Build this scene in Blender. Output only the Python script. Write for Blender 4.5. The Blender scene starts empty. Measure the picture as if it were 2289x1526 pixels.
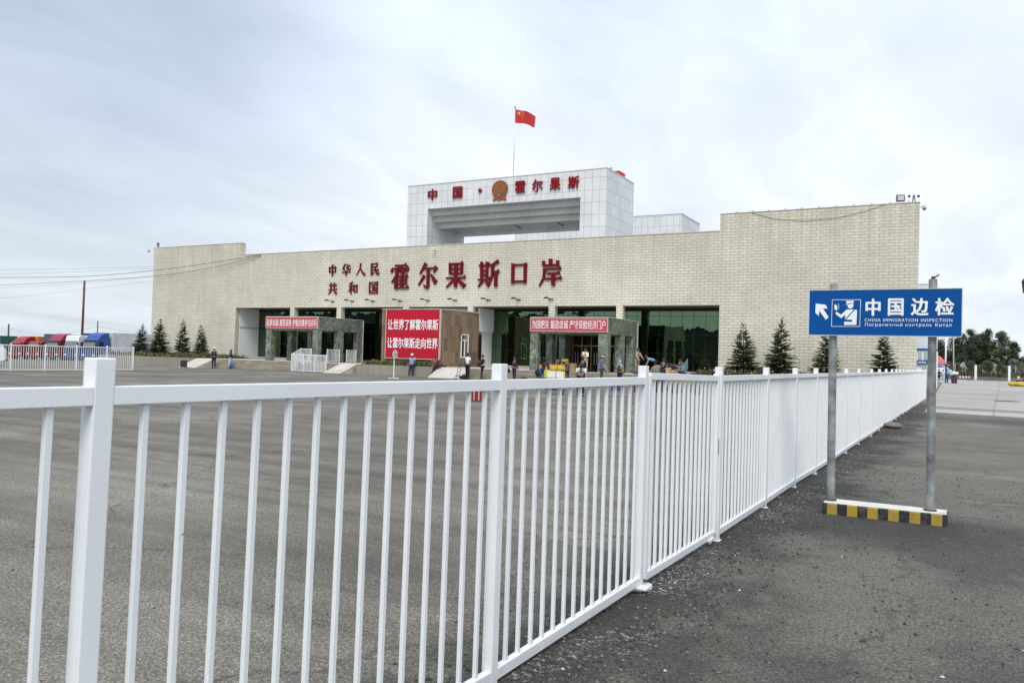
import bpy, bmesh, math, random
from mathutils import Vector, Matrix, noise
R = random.Random(7)
sc = bpy.context.scene
col = sc.collection
PI = math.pi

# ---------------------------------------------------------------- camera
cd = bpy.data.cameras.new('camera')
cam = bpy.data.objects.new('camera', cd); col.objects.link(cam)
cam.matrix_world = Matrix(((0.87749504, -0.01614242, 0.47931397, 0),
                           (0.47870918, -0.03091612, -0.87742903, 0),
                           (0.02898236, 0.99939162, -0.01940122, 1.6),
                           (0, 0, 0, 1)))
cd.sensor_width = 36.0
cd.lens = 36.0 * 1788 / 2289
cd.clip_start = 0.05; cd.clip_end = 3000
cd.dof.use_dof = True; cd.dof.focus_distance = 14.0; cd.dof.aperture_fstop = 10.0
sc.camera = cam

# ---------------------------------------------------------------- world
SUN_AZ = (0.45, -1.0)      # where the sun stands (x, y)
SUN_EL = math.radians(52)
w = bpy.data.worlds.new('World'); sc.world = w; w.use_nodes = True
nt = w.node_tree; nt.nodes.clear()
def N(t, **k):
    n = nt.nodes.new(t)
    for a, b in k.items(): setattr(n, a, b)
    return n
out = N('ShaderNodeOutputWorld'); bg = N('ShaderNodeBackground'); bg.inputs['Strength'].default_value = 0.1
sky = N('ShaderNodeTexSky', sky_type='NISHITA'); sky.sun_disc = False
sky.sun_elevation = SUN_EL; sky.sun_rotation = math.atan2(SUN_AZ[0], SUN_AZ[1])
sky.air_density = 1.0; sky.dust_density = 2.0
tc = N('ShaderNodeTexCoord')
sep = N('ShaderNodeSeparateXYZ'); nt.links.new(tc.outputs['Generated'], sep.inputs[0])
# project direction on a cloud deck: (x/z', y/z')
mx = N('ShaderNodeMath', operation='ADD'); mx.inputs[1].default_value = 0.22
nt.links.new(sep.outputs['Z'], mx.inputs[0])
mm = N('ShaderNodeMath', operation='MAXIMUM'); mm.inputs[1].default_value = 0.12; nt.links.new(mx.outputs[0], mm.inputs[0])
dv = N('ShaderNodeVectorMath', operation='DIVIDE'); nt.links.new(tc.outputs['Generated'], dv.inputs[0])
cb = N('ShaderNodeCombineXYZ'); cb.inputs[2].default_value = 1
nt.links.new(mm.outputs[0], cb.inputs[0]); nt.links.new(mm.outputs[0], cb.inputs[1]); nt.links.new(cb.outputs[0], dv.inputs[1])
mp = N('ShaderNodeMapping'); mp.inputs['Scale'].default_value = (1.5, 0.75, 0.6); mp.inputs['Location'].default_value = (3.1, 0.4, 0)
mp.inputs['Rotation'].default_value = (0, 0, math.radians(35))
nt.links.new(dv.outputs[0], mp.inputs[0])
n1 = N('ShaderNodeTexNoise'); n1.inputs['Scale'].default_value = 1.0; n1.inputs['Detail'].default_value = 7; n1.inputs['Roughness'].default_value = 0.52
n1.inputs['Distortion'].default_value = 0.5
nt.links.new(mp.outputs[0], n1.inputs['Vector'])
r1 = N('ShaderNodeValToRGB'); r1.color_ramp.elements[0].position = 0.30; r1.color_ramp.elements[1].position = 0.60
r1.color_ramp.elements[0].color = (0.80, 0.80, 0.80, 1); r1.color_ramp.elements[1].color = (1, 1, 1, 1)
nt.links.new(n1.outputs['Fac'], r1.inputs[0])
# more cover near the horizon
hz = N('ShaderNodeMapRange'); hz.inputs['From Min'].default_value = 0.05; hz.inputs['From Max'].default_value = 0.42
hz.inputs['To Min'].default_value = 1.0; hz.inputs['To Max'].default_value = 0.0
nt.links.new(sep.outputs['Z'], hz.inputs['Value'])
cov = N('ShaderNodeMath', operation='MAXIMUM'); nt.links.new(r1.outputs[0], cov.inputs[0]); nt.links.new(hz.outputs[0], cov.inputs[1])
# cloud tone: whiter at mid height, greyer at the horizon
ct = N('ShaderNodeValToRGB'); e = ct.color_ramp.elements
e[0].position = 0.0; e[0].color = (0.655, 0.73, 0.80, 1)
e[1].position = 1.0; e[1].color = (0.64, 0.735, 0.93, 1)
for p_, c_ in ((0.08, (0.735, 0.79, 0.87, 1)), (0.20, (0.81, 0.86, 0.925, 1)), (0.36, (0.745, 0.82, 0.94, 1))):
    x_ = e.new(p_); x_.color = c_
nt.links.new(sep.outputs['Z'], ct.inputs[0])
n2 = N('ShaderNodeTexNoise'); n2.inputs['Scale'].default_value = 2.3; n2.inputs['Detail'].default_value = 8; n2.inputs['Distortion'].default_value = 0.6
nt.links.new(mp.outputs[0], n2.inputs['Vector'])
r2 = N('ShaderNodeMapRange'); r2.inputs['From Min'].default_value = 0.3; r2.inputs['From Max'].default_value = 0.7
r2.inputs['To Min'].default_value = 0.89; r2.inputs['To Max'].default_value = 1.09
nt.links.new(n2.outputs['Fac'], r2.inputs['Value'])
sc1 = N('ShaderNodeVectorMath', operation='SCALE'); nt.links.new(ct.outputs[0], sc1.inputs[0]); nt.links.new(r2.outputs[0], sc1.inputs['Scale'])
sc2 = N('ShaderNodeVectorMath', operation='SCALE'); nt.links.new(sc1.outputs[0], sc2.inputs[0]); sc2.inputs['Scale'].default_value = 11.2
# a thinner, bluer patch of cloud high on the left
dt = N('ShaderNodeVectorMath', operation='DOT_PRODUCT'); dt.inputs[1].default_value = (-0.823, 0.464, 0.328); nt.links.new(tc.outputs['Generated'], dt.inputs[0])
bm_ = N('ShaderNodeMapRange', interpolation_type='SMOOTHSTEP'); bm_.inputs['From Min'].default_value = 0.92; bm_.inputs['From Max'].default_value = 1.0
bm_.inputs['To Min'].default_value = 1.0; bm_.inputs['To Max'].default_value = 0.50; nt.links.new(dt.outputs['Value'], bm_.inputs['Value'])
cv2 = N('ShaderNodeMath', operation='MULTIPLY'); nt.links.new(cov.outputs[0], cv2.inputs[0]); nt.links.new(bm_.outputs[0], cv2.inputs[1]); cov = cv2
mix = N('ShaderNodeMix', data_type='RGBA')
nt.links.new(cov.outputs[0], mix.inputs['Factor']); nt.links.new(sky.outputs[0], mix.inputs['A']); nt.links.new(sc2.outputs[0], mix.inputs['B'])
nt.links.new(mix.outputs['Result'], bg.inputs['Color']); nt.links.new(bg.outputs[0], out.inputs[0])

# ---------------------------------------------------------------- sun and exposure
sl = bpy.data.lights.new('sun', 'SUN'); sl.energy = 2.4; sl.angle = math.radians(26); sl.color = (1, 0.95, 0.87)
so = bpy.data.objects.new('sun', sl); col.objects.link(so)
sd = Vector((SUN_AZ[0], SUN_AZ[1], 0)).normalized() * math.cos(SUN_EL) + Vector((0, 0, math.sin(SUN_EL)))
so.rotation_euler = sd.to_track_quat('Z', 'Y').to_euler(); so.location = (0, 0, 60)
vs = sc.view_settings; vs.view_transform = 'Standard'; vs.look = 'None'; vs.exposure = 0.15; vs.gamma = 1; vs.use_curve_mapping = False

# ---------------------------------------------------------------- material helpers
MATS = {}
def newmat(name, rough=0.8, base=(0.5, 0.5, 0.5), metal=0.0, spec=None):
    m = bpy.data.materials.new(name); m.use_nodes = True
    b = m.node_tree.nodes['Principled BSDF']
    b.inputs['Base Color'].default_value = (*base, 1); b.inputs['Roughness'].default_value = rough
    b.inputs['Metallic'].default_value = metal
    if spec is not None: b.inputs['Specular IOR Level'].default_value = spec
    MATS[name] = m
    return m, m.node_tree, b
def nd(t, k, **a):
    n = t.nodes.new(k)
    for x, y in a.items():
        if x.startswith('i_'):
            n.inputs[x[2:].replace('_', ' ')].default_value = y
        else: setattr(n, x, y)
    return n
def ramp(t, src, stops):
    r = t.nodes.new('ShaderNodeValToRGB'); e = r.color_ramp.elements
    while len(e) < len(stops): e.new(0.5)
    for el, (p, c) in zip(e, stops):
        el.position = p; el.color = (*c, 1) if len(c) == 3 else c
    t.links.new(src, r.inputs[0]); return r
def mixc(t, f, a, b, blend='MIX'):
    m = t.nodes.new('ShaderNodeMix'); m.data_type = 'RGBA'; m.blend_type = blend
    for k, v in (('Factor', f), ('A', a), ('B', b)):
        if isinstance(v, (int, float)): m.inputs[k].default_value = v
        elif isinstance(v, tuple): m.inputs[k].default_value = (*v, 1)
        else: t.links.new(v, m.inputs[k])
    return m.outputs['Result']
def noisy(name, base, var=0.15, scale=3.0, rough=0.8, bump=0.0, bscale=60, metal=0.0, detail=5, spec=None, dirt=None, dscale=1.3):
    """plain surface with tone variation, optional stains and bump"""
    m, t, b = newmat(name, rough, base, metal, spec)
    tcn = nd(t, 'ShaderNodeTexCoord')
    n = nd(t, 'ShaderNodeTexNoise', i_Scale=scale, i_Detail=detail); t.links.new(tcn.outputs['Object'], n.inputs['Vector'])
    lo = tuple(c * (1 - var) for c in base); hi = tuple(min(1, c * (1 + var)) for c in base)
    r = ramp(t, n.outputs['Fac'], ((0.3, lo), (0.7, hi)))
    c = r.outputs[0]
    if dirt:
        n2 = nd(t, 'ShaderNodeTexNoise', i_Scale=dscale, i_Detail=8, i_Roughness=0.65); t.links.new(tcn.outputs['Object'], n2.inputs['Vector'])
        rr = ramp(t, n2.outputs['Fac'], ((0.52, (0, 0, 0)), (0.72, (0.8, 0.8, 0.8))))
        c = mixc(t, rr.outputs[0], c, dirt)
    t.links.new(c, b.inputs['Base Color'])
    if bump:
        n3 = nd(t, 'ShaderNodeTexNoise', i_Scale=bscale, i_Detail=4); t.links.new(tcn.outputs['Object'], n3.inputs['Vector'])
        bp = nd(t, 'ShaderNodeBump', i_Strength=bump, i_Distance=0.01); t.links.new(n3.outputs['Fac'], bp.inputs['Height']); t.links.new(bp.outputs[0], b.inputs['Normal'])
    return m
def plain(name, base, rough=0.7, metal=0.0, spec=None):
    return noisy(name, base, 0.08, 5, rough, metal=metal, spec=spec)

def wallcoord(t):
    """(x+y, z) of the surface, so courses run level round corners"""
    tcn = nd(t, 'ShaderNodeTexCoord'); s = nd(t, 'ShaderNodeSeparateXYZ'); t.links.new(tcn.outputs['Object'], s.inputs[0])
    a = nd(t, 'ShaderNodeMath', operation='ADD'); t.links.new(s.outputs[0], a.inputs[0]); t.links.new(s.outputs[1], a.inputs[1])
    c = nd(t, 'ShaderNodeCombineXYZ'); t.links.new(a.outputs[0], c.inputs[0]); t.links.new(s.outputs[2], c.inputs[1])
    return c.outputs[0], tcn

def coursed(name, c1, c2, mortar, bw, bh, ms, offset=0.5, rough=0.75, stain=None, bumpd=0.004, smooth=0.1, stainlo=0.5, spec=0.4):
    m, t, b = newmat(name, rough, spec=spec)
    v, tcn = wallcoord(t)
    br = nd(t, 'ShaderNodeTexBrick'); br.offset = offset; br.squash = 1
    br.inputs['Color1'].default_value = (*c1, 1); br.inputs['Color2'].default_value = (*c2, 1); br.inputs['Mortar'].default_value = (*mortar, 1)
    br.inputs['Scale'].default_value = 1; br.inputs['Mortar Size'].default_value = ms; br.inputs['Mortar Smooth'].default_value = smooth
    br.inputs['Bias'].default_value = 0; br.inputs['Brick Width'].default_value = bw; br.inputs['Row Height'].default_value = bh
    t.links.new(v, br.inputs['Vector'])
    n = nd(t, 'ShaderNodeTexNoise', i_Scale=0.35, i_Detail=7, i_Roughness=0.6); t.links.new(v, n.inputs['Vector'])
    r = ramp(t, n.outputs['Fac'], ((0.3, (0.86, 0.86, 0.86)), (0.7, (1.06, 1.06, 1.06))))
    c = mixc(t, 1.0, br.outputs['Color'], r.outputs[0], 'MULTIPLY')
    if stain:
        mp_ = nd(t, 'ShaderNodeMapping'); mp_.inputs['Scale'].default_value = (1.6, 0.18, 1); t.links.new(v, mp_.inputs[0])
        n2 = nd(t, 'ShaderNodeTexNoise', i_Scale=1.2, i_Detail=8, i_Roughness=0.65); t.links.new(mp_.outputs[0], n2.inputs['Vector'])
        rr = ramp(t, n2.outputs['Fac'], ((stainlo, (0, 0, 0)), (stainlo + 0.25, (0.55, 0.55, 0.55))))
        c = mixc(t, rr.outputs[0], c, stain)
    if name == 'cream_tile':      # grime washed down from the coping
        s_ = nd(t, 'ShaderNodeSeparateXYZ'); t.links.new(v, s_.inputs[0])
        mz = nd(t, 'ShaderNodeMapRange', i_From_Min=7.0, i_From_Max=11.6, i_To_Min=0.0, i_To_Max=0.75); t.links.new(s_.outputs[1], mz.inputs['Value'])
        mq = nd(t, 'ShaderNodeMapping'); mq.inputs['Scale'].default_value = (2.6, 0.10, 1); t.links.new(v, mq.inputs[0])
        nq = nd(t, 'ShaderNodeTexNoise', i_Scale=1.0, i_Detail=6, i_Roughness=0.6); t.links.new(mq.outputs[0], nq.inputs['Vector'])
        rq = ramp(t, nq.outputs['Fac'], ((0.42, (0, 0, 0)), (0.66, (1, 1, 1))))
        mm_ = nd(t, 'ShaderNodeMath', operation='MULTIPLY'); t.links.new(mz.outputs[0], mm_.inputs[0]); t.links.new(rq.outputs[0], mm_.inputs[1])
        c = mixc(t, mm_.outputs[0], c, (0.40, 0.37, 0.29))
    t.links.new(c, b.inputs['Base Color'])
    if bumpd:
        bp = nd(t, 'ShaderNodeBump', i_Strength=0.6, i_Distance=bumpd); bp.invert = True
        t.links.new(br.outputs['Fac'], bp.inputs['Height']); t.links.new(bp.outputs[0], b.inputs['Normal'])
    return m

M = {}
M['tile'] = coursed('cream_tile', (0.605, 0.58, 0.485), (0.665, 0.64, 0.54), (0.19, 0.17, 0.13), 0.58, 0.2, 0.0105, stain=(0.46, 0.42, 0.31), stainlo=0.50, smooth=0.0)
M['panel'] = coursed('grey_cladding', (0.66, 0.675, 0.675), (0.71, 0.725, 0.725), (0.22, 0.23, 0.24), 0.68, 1.02, 0.011, offset=0.0, rough=0.45, smooth=0)
M['brown'] = coursed('brown_sandstone', (0.15, 0.105, 0.068), (0.28, 0.20, 0.13), (0.13, 0.09, 0.06), 0.42, 0.95, 0.006, offset=0.5, rough=0.85)
M['stepstone'] = coursed('step_stone', (0.26, 0.235, 0.18), (0.36, 0.33, 0.26), (0.15, 0.13, 0.1), 0.6, 0.14, 0.01, rough=0.9)
M['planter'] = coursed('planter_render', (0.27, 0.25, 0.21), (0.34, 0.32, 0.27), (0.2, 0.19, 0.16), 2.4, 1.2, 0.012, offset=0, rough=0.9, stain=(0.16, 0.14, 0.11))

# green marble with dark veins
m, t, b = newmat('green_marble', 0.35); M['marble'] = m
v, tcn = wallcoord(t)
n = nd(t, 'ShaderNodeTexNoise', i_Scale=1.3, i_Detail=9, i_Roughness=0.72, i_Distortion=3.0); t.links.new(tcn.outputs['Object'], n.inputs['Vector'])
r = ramp(t, n.outputs['Fac'], ((0.34, (0.03, 0.035, 0.03)), (0.43, (0.10, 0.12, 0.10)), (0.53, (0.21, 0.24, 0.195)), (0.70, (0.40, 0.43, 0.34))))
br = nd(t, 'ShaderNodeTexBrick'); br.offset = 0
for k, vv in (('Scale', 1), ('Mortar Size', 0.006), ('Brick Width', 1.9), ('Row Height', 0.86)): br.inputs[k].default_value = vv
br.inputs['Color1'].default_value = (0.8, 0.8, 0.8, 1); br.inputs['Color2'].default_value = (1.15, 1.15, 1.1, 1); br.inputs['Mortar'].default_value = (0.35, 0.35, 0.35, 1)
t.links.new(v, br.inputs['Vector'])
t.links.new(mixc(t, 1.0, r.outputs[0], br.outputs['Color'], 'MULTIPLY'), b.inputs['Base Color'])

# tinted mirror glass of the halls
m = bpy.data.materials.new('green_mirror_glass'); m.use_nodes = True; t = m.node_tree; t.nodes.clear(); M['glass'] = m
o_ = nd(t, 'ShaderNodeOutputMaterial'); gl = nd(t, 'ShaderNodeBsdfGlossy', i_Roughness=0.015); df = nd(t, 'ShaderNodeBsdfDiffuse')
gl.inputs['Color'].default_value = (0.125, 0.20, 0.12, 1); df.inputs['Color'].default_value = (0.004, 0.006, 0.005, 1)
tcn = nd(t, 'ShaderNodeTexCoord'); n = nd(t, 'ShaderNodeTexNoise', i_Scale=0.45, i_Detail=3); t.links.new(tcn.outputs['Object'], n.inputs['Vector'])
bp = nd(t, 'ShaderNodeBump', i_Strength=0.28, i_Distance=0.07); t.links.new(n.outputs['Fac'], bp.inputs['Height']); t.links.new(bp.outputs[0], gl.inputs['Normal'])
mi = nd(t, 'ShaderNodeMixShader', i_Fac=0.85); t.links.new(df.outputs[0], mi.inputs[1]); t.links.new(gl.outputs[0], mi.inputs[2]); t.links.new(mi.outputs[0], o_.inputs[0])

M['white_paint'] = noisy('white_enamel', (0.755, 0.785, 0.795), 0.035, 2.5, 0.42, bump=0.08, bscale=70)
_t = M['white_paint'].node_tree; _b = _t.nodes['Principled BSDF']; _c = _b.inputs['Base Color'].links[0].from_socket
_tc = nd(_t, 'ShaderNodeTexCoord'); _n = nd(_t, 'ShaderNodeTexNoise', i_Scale=11.0, i_Detail=6, i_Roughness=0.6); _t.links.new(_tc.outputs['Object'], _n.inputs['Vector'])
_r = ramp(_t, _n.outputs['Fac'], ((0.735, (0, 0, 0)), (0.75, (1, 1, 1)))); _c = mixc(_t, _r.outputs[0], _c, (0.16, 0.13, 0.11))
_s = nd(_t, 'ShaderNodeSeparateXYZ'); _t.links.new(_tc.outputs['Object'], _s.inputs[0])
_g = nd(_t, 'ShaderNodeMapRange', i_From_Min=0.02, i_From_Max=0.22, i_To_Min=0.45, i_To_Max=0.0); _t.links.new(_s.outputs[2], _g.inputs['Value'])
_n2 = nd(_t, 'ShaderNodeTexNoise', i_Scale=18.0, i_Detail=6); _t.links.new(_tc.outputs['Object'], _n2.inputs['Vector'])
_m = nd(_t, 'ShaderNodeMath', operation='MULTIPLY'); _t.links.new(_g.outputs[0], _m.inputs[0]); _t.links.new(_n2.outputs['Fac'], _m.inputs[1])
_t.links.new(mixc(_t, _m.outputs[0], _c, (0.30, 0.28, 0.25)), _b.inputs['Base Color'])
M['wall_white'] = noisy('white_plaster', (0.84, 0.86, 0.87), 0.04, 0.6, 0.8)
M['stone_cap'] = noisy('stone_coping', (0.55, 0.53, 0.47), 0.1, 2, 0.8)
M['red_board'] = noisy('red_banner', (0.47, 0.012, 0.03), 0.05, 1, 0.6, spec=0.2)
M['banner'] = noisy('faded_red_banner', (0.52, 0.065, 0.09), 0.05, 1, 0.6)
M['red_letter'] = noisy('red_lettering', (0.125, 0.002, 0.006), 0.1, 3, 0.6, spec=0.2)
M['red_letter2'] = noisy('bright_red_lettering', (0.23, 0.004, 0.011), 0.1, 3, 0.6, spec=0.2)
M['white_letter'] = plain('white_lettering', (0.85, 0.85, 0.87), 0.6)
M['sign_blue'] = noisy('blue_sign_sheet', (0.0, 0.072, 0.28), 0.05, 2, 0.5, spec=0.15)
M['sign_white'] = plain('sign_white', (0.80, 0.83, 0.86), 0.5)
M['alu'] = plain('aluminium', (0.6, 0.62, 0.64), 0.4, 0.6)
M['dark'] = plain('dark_paint', (0.02, 0.02, 0.022), 0.5)
M['black'] = plain('black_rubber', (0.012, 0.012, 0.013), 0.7)
M['soil'] = noisy('planter_soil', (0.05, 0.04, 0.028), 0.3, 4, 1.0)
M['ramp'] = noisy('pale_concrete', (0.50, 0.47, 0.42), 0.1, 1.5, 0.9, dirt=(0.33, 0.30, 0.26))
M['gold'] = noisy('brass', (0.55, 0.36, 0.10), 0.15, 4, 0.35, metal=0.7)
M['needle'] = noisy('spruce_needles', (0.095, 0.125, 0.045), 0.55, 1.6, 0.75)
M['needle2'] = noisy('blue_spruce_needles', (0.075, 0.105, 0.035), 0.5, 1.6, 0.75)
M['bark'] = noisy('bark', (0.07, 0.05, 0.035), 0.3, 6, 0.95)
M['leaf'] = noisy('dark_leaves', (0.028, 0.045, 0.016), 0.5, 0.35, 0.8)
M['leaf2'] = noisy('olive_leaves', (0.055, 0.07, 0.028), 0.5, 0.35, 0.8)
M['leaf3'] = noisy('silvery_leaves', (0.13, 0.145, 0.10), 0.4, 0.5, 0.8)
M['grass'] = noisy('green_grass', (0.07, 0.095, 0.02), 0.5, 1.2, 0.9)
M['drygrass'] = noisy('dry_grass', (0.16, 0.14, 0.07), 0.4, 0.6, 0.95)
M['flower'] = noisy('pale_flowers', (0.55, 0.33, 0.30), 0.3, 3, 0.8)
M['flower_red'] = noisy('red_flowers', (0.35, 0.03, 0.03), 0.3, 3, 0.8)
# galvanised, weathered post
m = noisy('weathered_zinc', (0.25, 0.265, 0.27), 0.5, 7, 0.55, bump=0.15, bscale=40, metal=0.25, detail=8, dirt=(0.11, 0.10, 0.09), dscale=5)
M['zinc'] = m
M['rust'] = noisy('rusty_steel', (0.10, 0.045, 0.03), 0.4, 20, 0.9)

# black and yellow kerb block
m, t, b = newmat('hazard_stripes', 0.85); M['hazard'] = m
tcn = nd(t, 'ShaderNodeTexCoord'); s = nd(t, 'ShaderNodeSeparateXYZ'); t.links.new(tcn.outputs['Object'], s.inputs[0])
a = nd(t, 'ShaderNodeMath', operation='MULTIPLY'); a.inputs[1].default_value = 1 / 0.2; t.links.new(s.outputs[0], a.inputs[0])
a0 = nd(t, 'ShaderNodeMath', operation='ADD'); a0.inputs[1].default_value = 6.0 + 0.05; t.links.new(a.outputs[0], a0.inputs[0])
f = nd(t, 'ShaderNodeMath', operation='FRACT'); t.links.new(a0.outputs[0], f.inputs[0])
g = nd(t, 'ShaderNodeMath', operation='GREATER_THAN'); g.inputs[1].default_value = 0.5; t.links.new(f.outputs[0], g.inputs[0])
c = mixc(t, g.outputs[0], (0.016, 0.018, 0.024), (0.36, 0.25, 0.025))
n = nd(t, 'ShaderNodeTexNoise', i_Scale=9, i_Detail=9, i_Roughness=0.75); t.links.new(tcn.outputs['Object'], n.inputs['Vector'])
rr = ramp(t, n.outputs['Fac'], ((0.48, (0, 0, 0)), (0.68, (0.6, 0.6, 0.6))))
t.links.new(mixc(t, rr.outputs[0], c, (0.14, 0.125, 0.10)), b.inputs['Base Color'])

# ------------------------------------------------ asphalt
def asphalt(name):
    m, t, b = newmat(name, 0.86, spec=0.35)
    tcn = nd(t, 'ShaderNodeTexCoord'); P_ = tcn.outputs['Object']
    s = nd(t, 'ShaderNodeSeparateXYZ'); t.links.new(P_, s.inputs[0])
    def math_(op, a_, b_=None):
        n_ = nd(t, 'ShaderNodeMath', operation=op)
        for i, q in enumerate((a_, b_)):
            if q is None: continue
            if isinstance(q, (int, float)): n_.inputs[i].default_value = q
            else: t.links.new(q, n_.inputs[i])
        return n_.outputs[0]
    def noise_(sc_, det=6, rg=0.6, sx=1, sy=1, off=0, rot=0):
        mp_ = nd(t, 'ShaderNodeMapping'); mp_.inputs['Scale'].default_value = (sx, sy, 1); mp_.inputs['Location'].default_value = (off, off, 0)
        mp_.inputs['Rotation'].default_value = (0, 0, rot)
        t.links.new(P_, mp_.inputs[0])
        n_ = nd(t, 'ShaderNodeTexNoise', i_Scale=sc_, i_Detail=det, i_Roughness=rg); t.links.new(mp_.outputs[0], n_.inputs['Vector'])
        return n_.outputs['Fac']
    # broad tone, streaks along the traffic direction
    big = ramp(t, noise_(0.28, 7, 0.62), ((0.32, (0.150, 0.140, 0.116)), (0.5, (0.235, 0.219, 0.184)), (0.68, (0.335, 0.314, 0.268))))
    st = ramp(t, noise_(1.0, 5, 0.6, 0.08, 1.1, 5, math.radians(-12)), ((0.34, (0.72, 0.72, 0.72)), (0.62, (1.12, 1.12, 1.12))))
    sd0 = nd(t, 'ShaderNodeMapRange', i_From_Min=-1.6, i_From_Max=-1.0, i_To_Min=1.0, i_To_Max=0.35); t.links.new(s.outputs[0], sd0.inputs['Value'])
    c = mixc(t, sd0.outputs[0], big.outputs[0], st.outputs[0], 'MULTIPLY')
    tl = ramp(t, noise_(1.0, 2, 0.5, 0.02, 2.6, 8, math.radians(-20)), ((0.40, (0.88, 0.88, 0.88)), (0.47, (1, 1, 1))))
    tl2 = ramp(t, noise_(1.0, 2, 0.5, 0.02, 2.2, 21, math.radians(14)), ((0.38, (0.90, 0.90, 0.90)), (0.44, (1, 1, 1))))
    c = mixc(t, 1.0, mixc(t, 1.0, c, tl.outputs[0], 'MULTIPLY'), tl2.outputs[0], 'MULTIPLY')
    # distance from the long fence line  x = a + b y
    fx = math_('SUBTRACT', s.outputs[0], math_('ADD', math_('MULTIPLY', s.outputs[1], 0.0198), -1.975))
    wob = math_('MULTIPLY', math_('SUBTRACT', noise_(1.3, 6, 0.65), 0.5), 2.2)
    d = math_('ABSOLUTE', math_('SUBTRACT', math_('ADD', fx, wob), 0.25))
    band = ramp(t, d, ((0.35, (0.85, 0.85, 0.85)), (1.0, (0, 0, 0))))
    # dark crumbled band, with contact shadow of the fence painted in, is limited to 45 m
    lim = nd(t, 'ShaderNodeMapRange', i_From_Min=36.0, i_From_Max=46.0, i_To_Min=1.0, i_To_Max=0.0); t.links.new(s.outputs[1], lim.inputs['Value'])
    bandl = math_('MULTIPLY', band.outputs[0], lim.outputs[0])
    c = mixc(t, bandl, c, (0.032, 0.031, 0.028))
    # outside the fence: darker resurfaced patches
    side = nd(t, 'ShaderNodeMapRange', i_From_Min=0.1, i_From_Max=0.5, i_To_Min=0.0, i_To_Max=1.0); t.links.new(fx, side.inputs['Value'])
    pat = ramp(t, noise_(0.42, 6, 0.5, 1, 0.62, 2.6), ((0.455, (0, 0, 0)), (0.52, (0.82, 0.82, 0.82))))
    nearf = nd(t, 'ShaderNodeMapRange', i_From_Min=10.5, i_From_Max=14.0, i_To_Min=1.0, i_To_Max=0.25)
    t.links.new(math_('ADD', s.outputs[1], math_('MULTIPLY', noise_(0.8, 5, 0.6, 1, 1, 9), 3.0)), nearf.inputs['Value'])
    pf = math_('MULTIPLY', math_('MULTIPLY', pat.outputs[0], side.outputs[0]), nearf.outputs[0])
    c = mixc(t, pf, c, (0.070, 0.067, 0.060))
    near2 = nd(t, 'ShaderNodeMapRange', i_From_Min=9.5, i_From_Max=12.5, i_To_Min=0.45, i_To_Max=0.0)
    t.links.new(math_('ADD', s.outputs[1], math_('MULTIPLY', noise_(0.6, 5, 0.6, 1, 1, 4), 2.0)), near2.inputs['Value'])
    c = mixc(t, math_('MULTIPLY', near2.outputs[0], side.outputs[0]), c, (0.108, 0.101, 0.088))
    lp = ramp(t, noise_(0.55, 7, 0.6, 1, 0.8, 12.3), ((0.49, (0, 0, 0)), (0.56, (0.75, 0.75, 0.75))))
    c = mixc(t, math_('MULTIPLY', lp.outputs[0], side.outputs[0]), c, (0.185, 0.174, 0.148))
    # black bitumen crumbs and painted contact shadow round the sign block
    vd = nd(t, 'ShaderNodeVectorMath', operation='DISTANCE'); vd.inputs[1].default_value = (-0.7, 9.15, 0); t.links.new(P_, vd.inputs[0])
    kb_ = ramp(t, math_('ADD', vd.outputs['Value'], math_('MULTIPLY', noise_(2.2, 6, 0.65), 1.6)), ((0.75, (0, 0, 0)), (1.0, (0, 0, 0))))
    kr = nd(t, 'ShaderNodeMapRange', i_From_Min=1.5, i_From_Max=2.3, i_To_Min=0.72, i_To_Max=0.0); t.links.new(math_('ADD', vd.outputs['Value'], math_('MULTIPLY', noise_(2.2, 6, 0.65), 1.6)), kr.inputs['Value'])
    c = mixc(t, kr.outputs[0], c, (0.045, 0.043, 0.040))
    # spilled white paint specks close to the rail
    d2 = math_('ABSOLUTE', math_('SUBTRACT', fx, 0.12))
    pb = ramp(t, d2, ((0.02, (1, 1, 1)), (0.42, (0, 0, 0))))
    pn = ramp(t, noise_(26, 6, 0.75), ((0.53, (0, 0, 0)), (0.60, (1, 1, 1))))
    pn2 = ramp(t, noise_(1.6, 3, 0.5, 1, 1, 3.3), ((0.5, (0, 0, 0)), (0.62, (1, 1, 1))))
    lim2 = nd(t, 'ShaderNodeMapRange', i_From_Min=12.0, i_From_Max=20.0, i_To_Min=1.0, i_To_Max=0.0); t.links.new(s.outputs[1], lim2.inputs['Value'])
    ps = math_('MULTIPLY', math_('MULTIPLY', pb.outputs[0], pn.outputs[0]), math_('MULTIPLY', pn2.outputs[0], lim2.outputs[0]))
    c = mixc(t, ps, c, (0.62, 0.63, 0.62))
    # aggregate
    vo = nd(t, 'ShaderNodeTexVoronoi', i_Scale=62.0); t.links.new(P_, vo.inputs['Vector'])
    ag = ramp(t, vo.outputs['Distance'], ((0.10, (1.35, 1.33, 1.28)), (0.55, (0.45, 0.45, 0.45))))
    c = mixc(t, 0.8, c, ag.outputs[0], 'MULTIPLY')
    gr = ramp(t, noise_(42, 6, 0.8), ((0.36, (0.55, 0.55, 0.55)), (0.62, (1.42, 1.42, 1.40))))
    c = mixc(t, 1.0, c, gr.outputs[0], 'MULTIPLY')
    # fine cracks
    wv = nd(t, 'ShaderNodeTexVoronoi', i_Scale=0.34); wv.feature = 'DISTANCE_TO_EDGE'
    wn = nd(t, 'ShaderNodeTexNoise', i_Scale=1.4, i_Detail=7, i_Roughness=0.7); t.links.new(P_, wn.inputs['Vector'])
    va = nd(t, 'ShaderNodeVectorMath', operation='ADD'); t.links.new(P_, va.inputs[0]); t.links.new(wn.outputs['Color'], va.inputs[1]); t.links.new(va.outputs[0], wv.inputs['Vector'])
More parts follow.
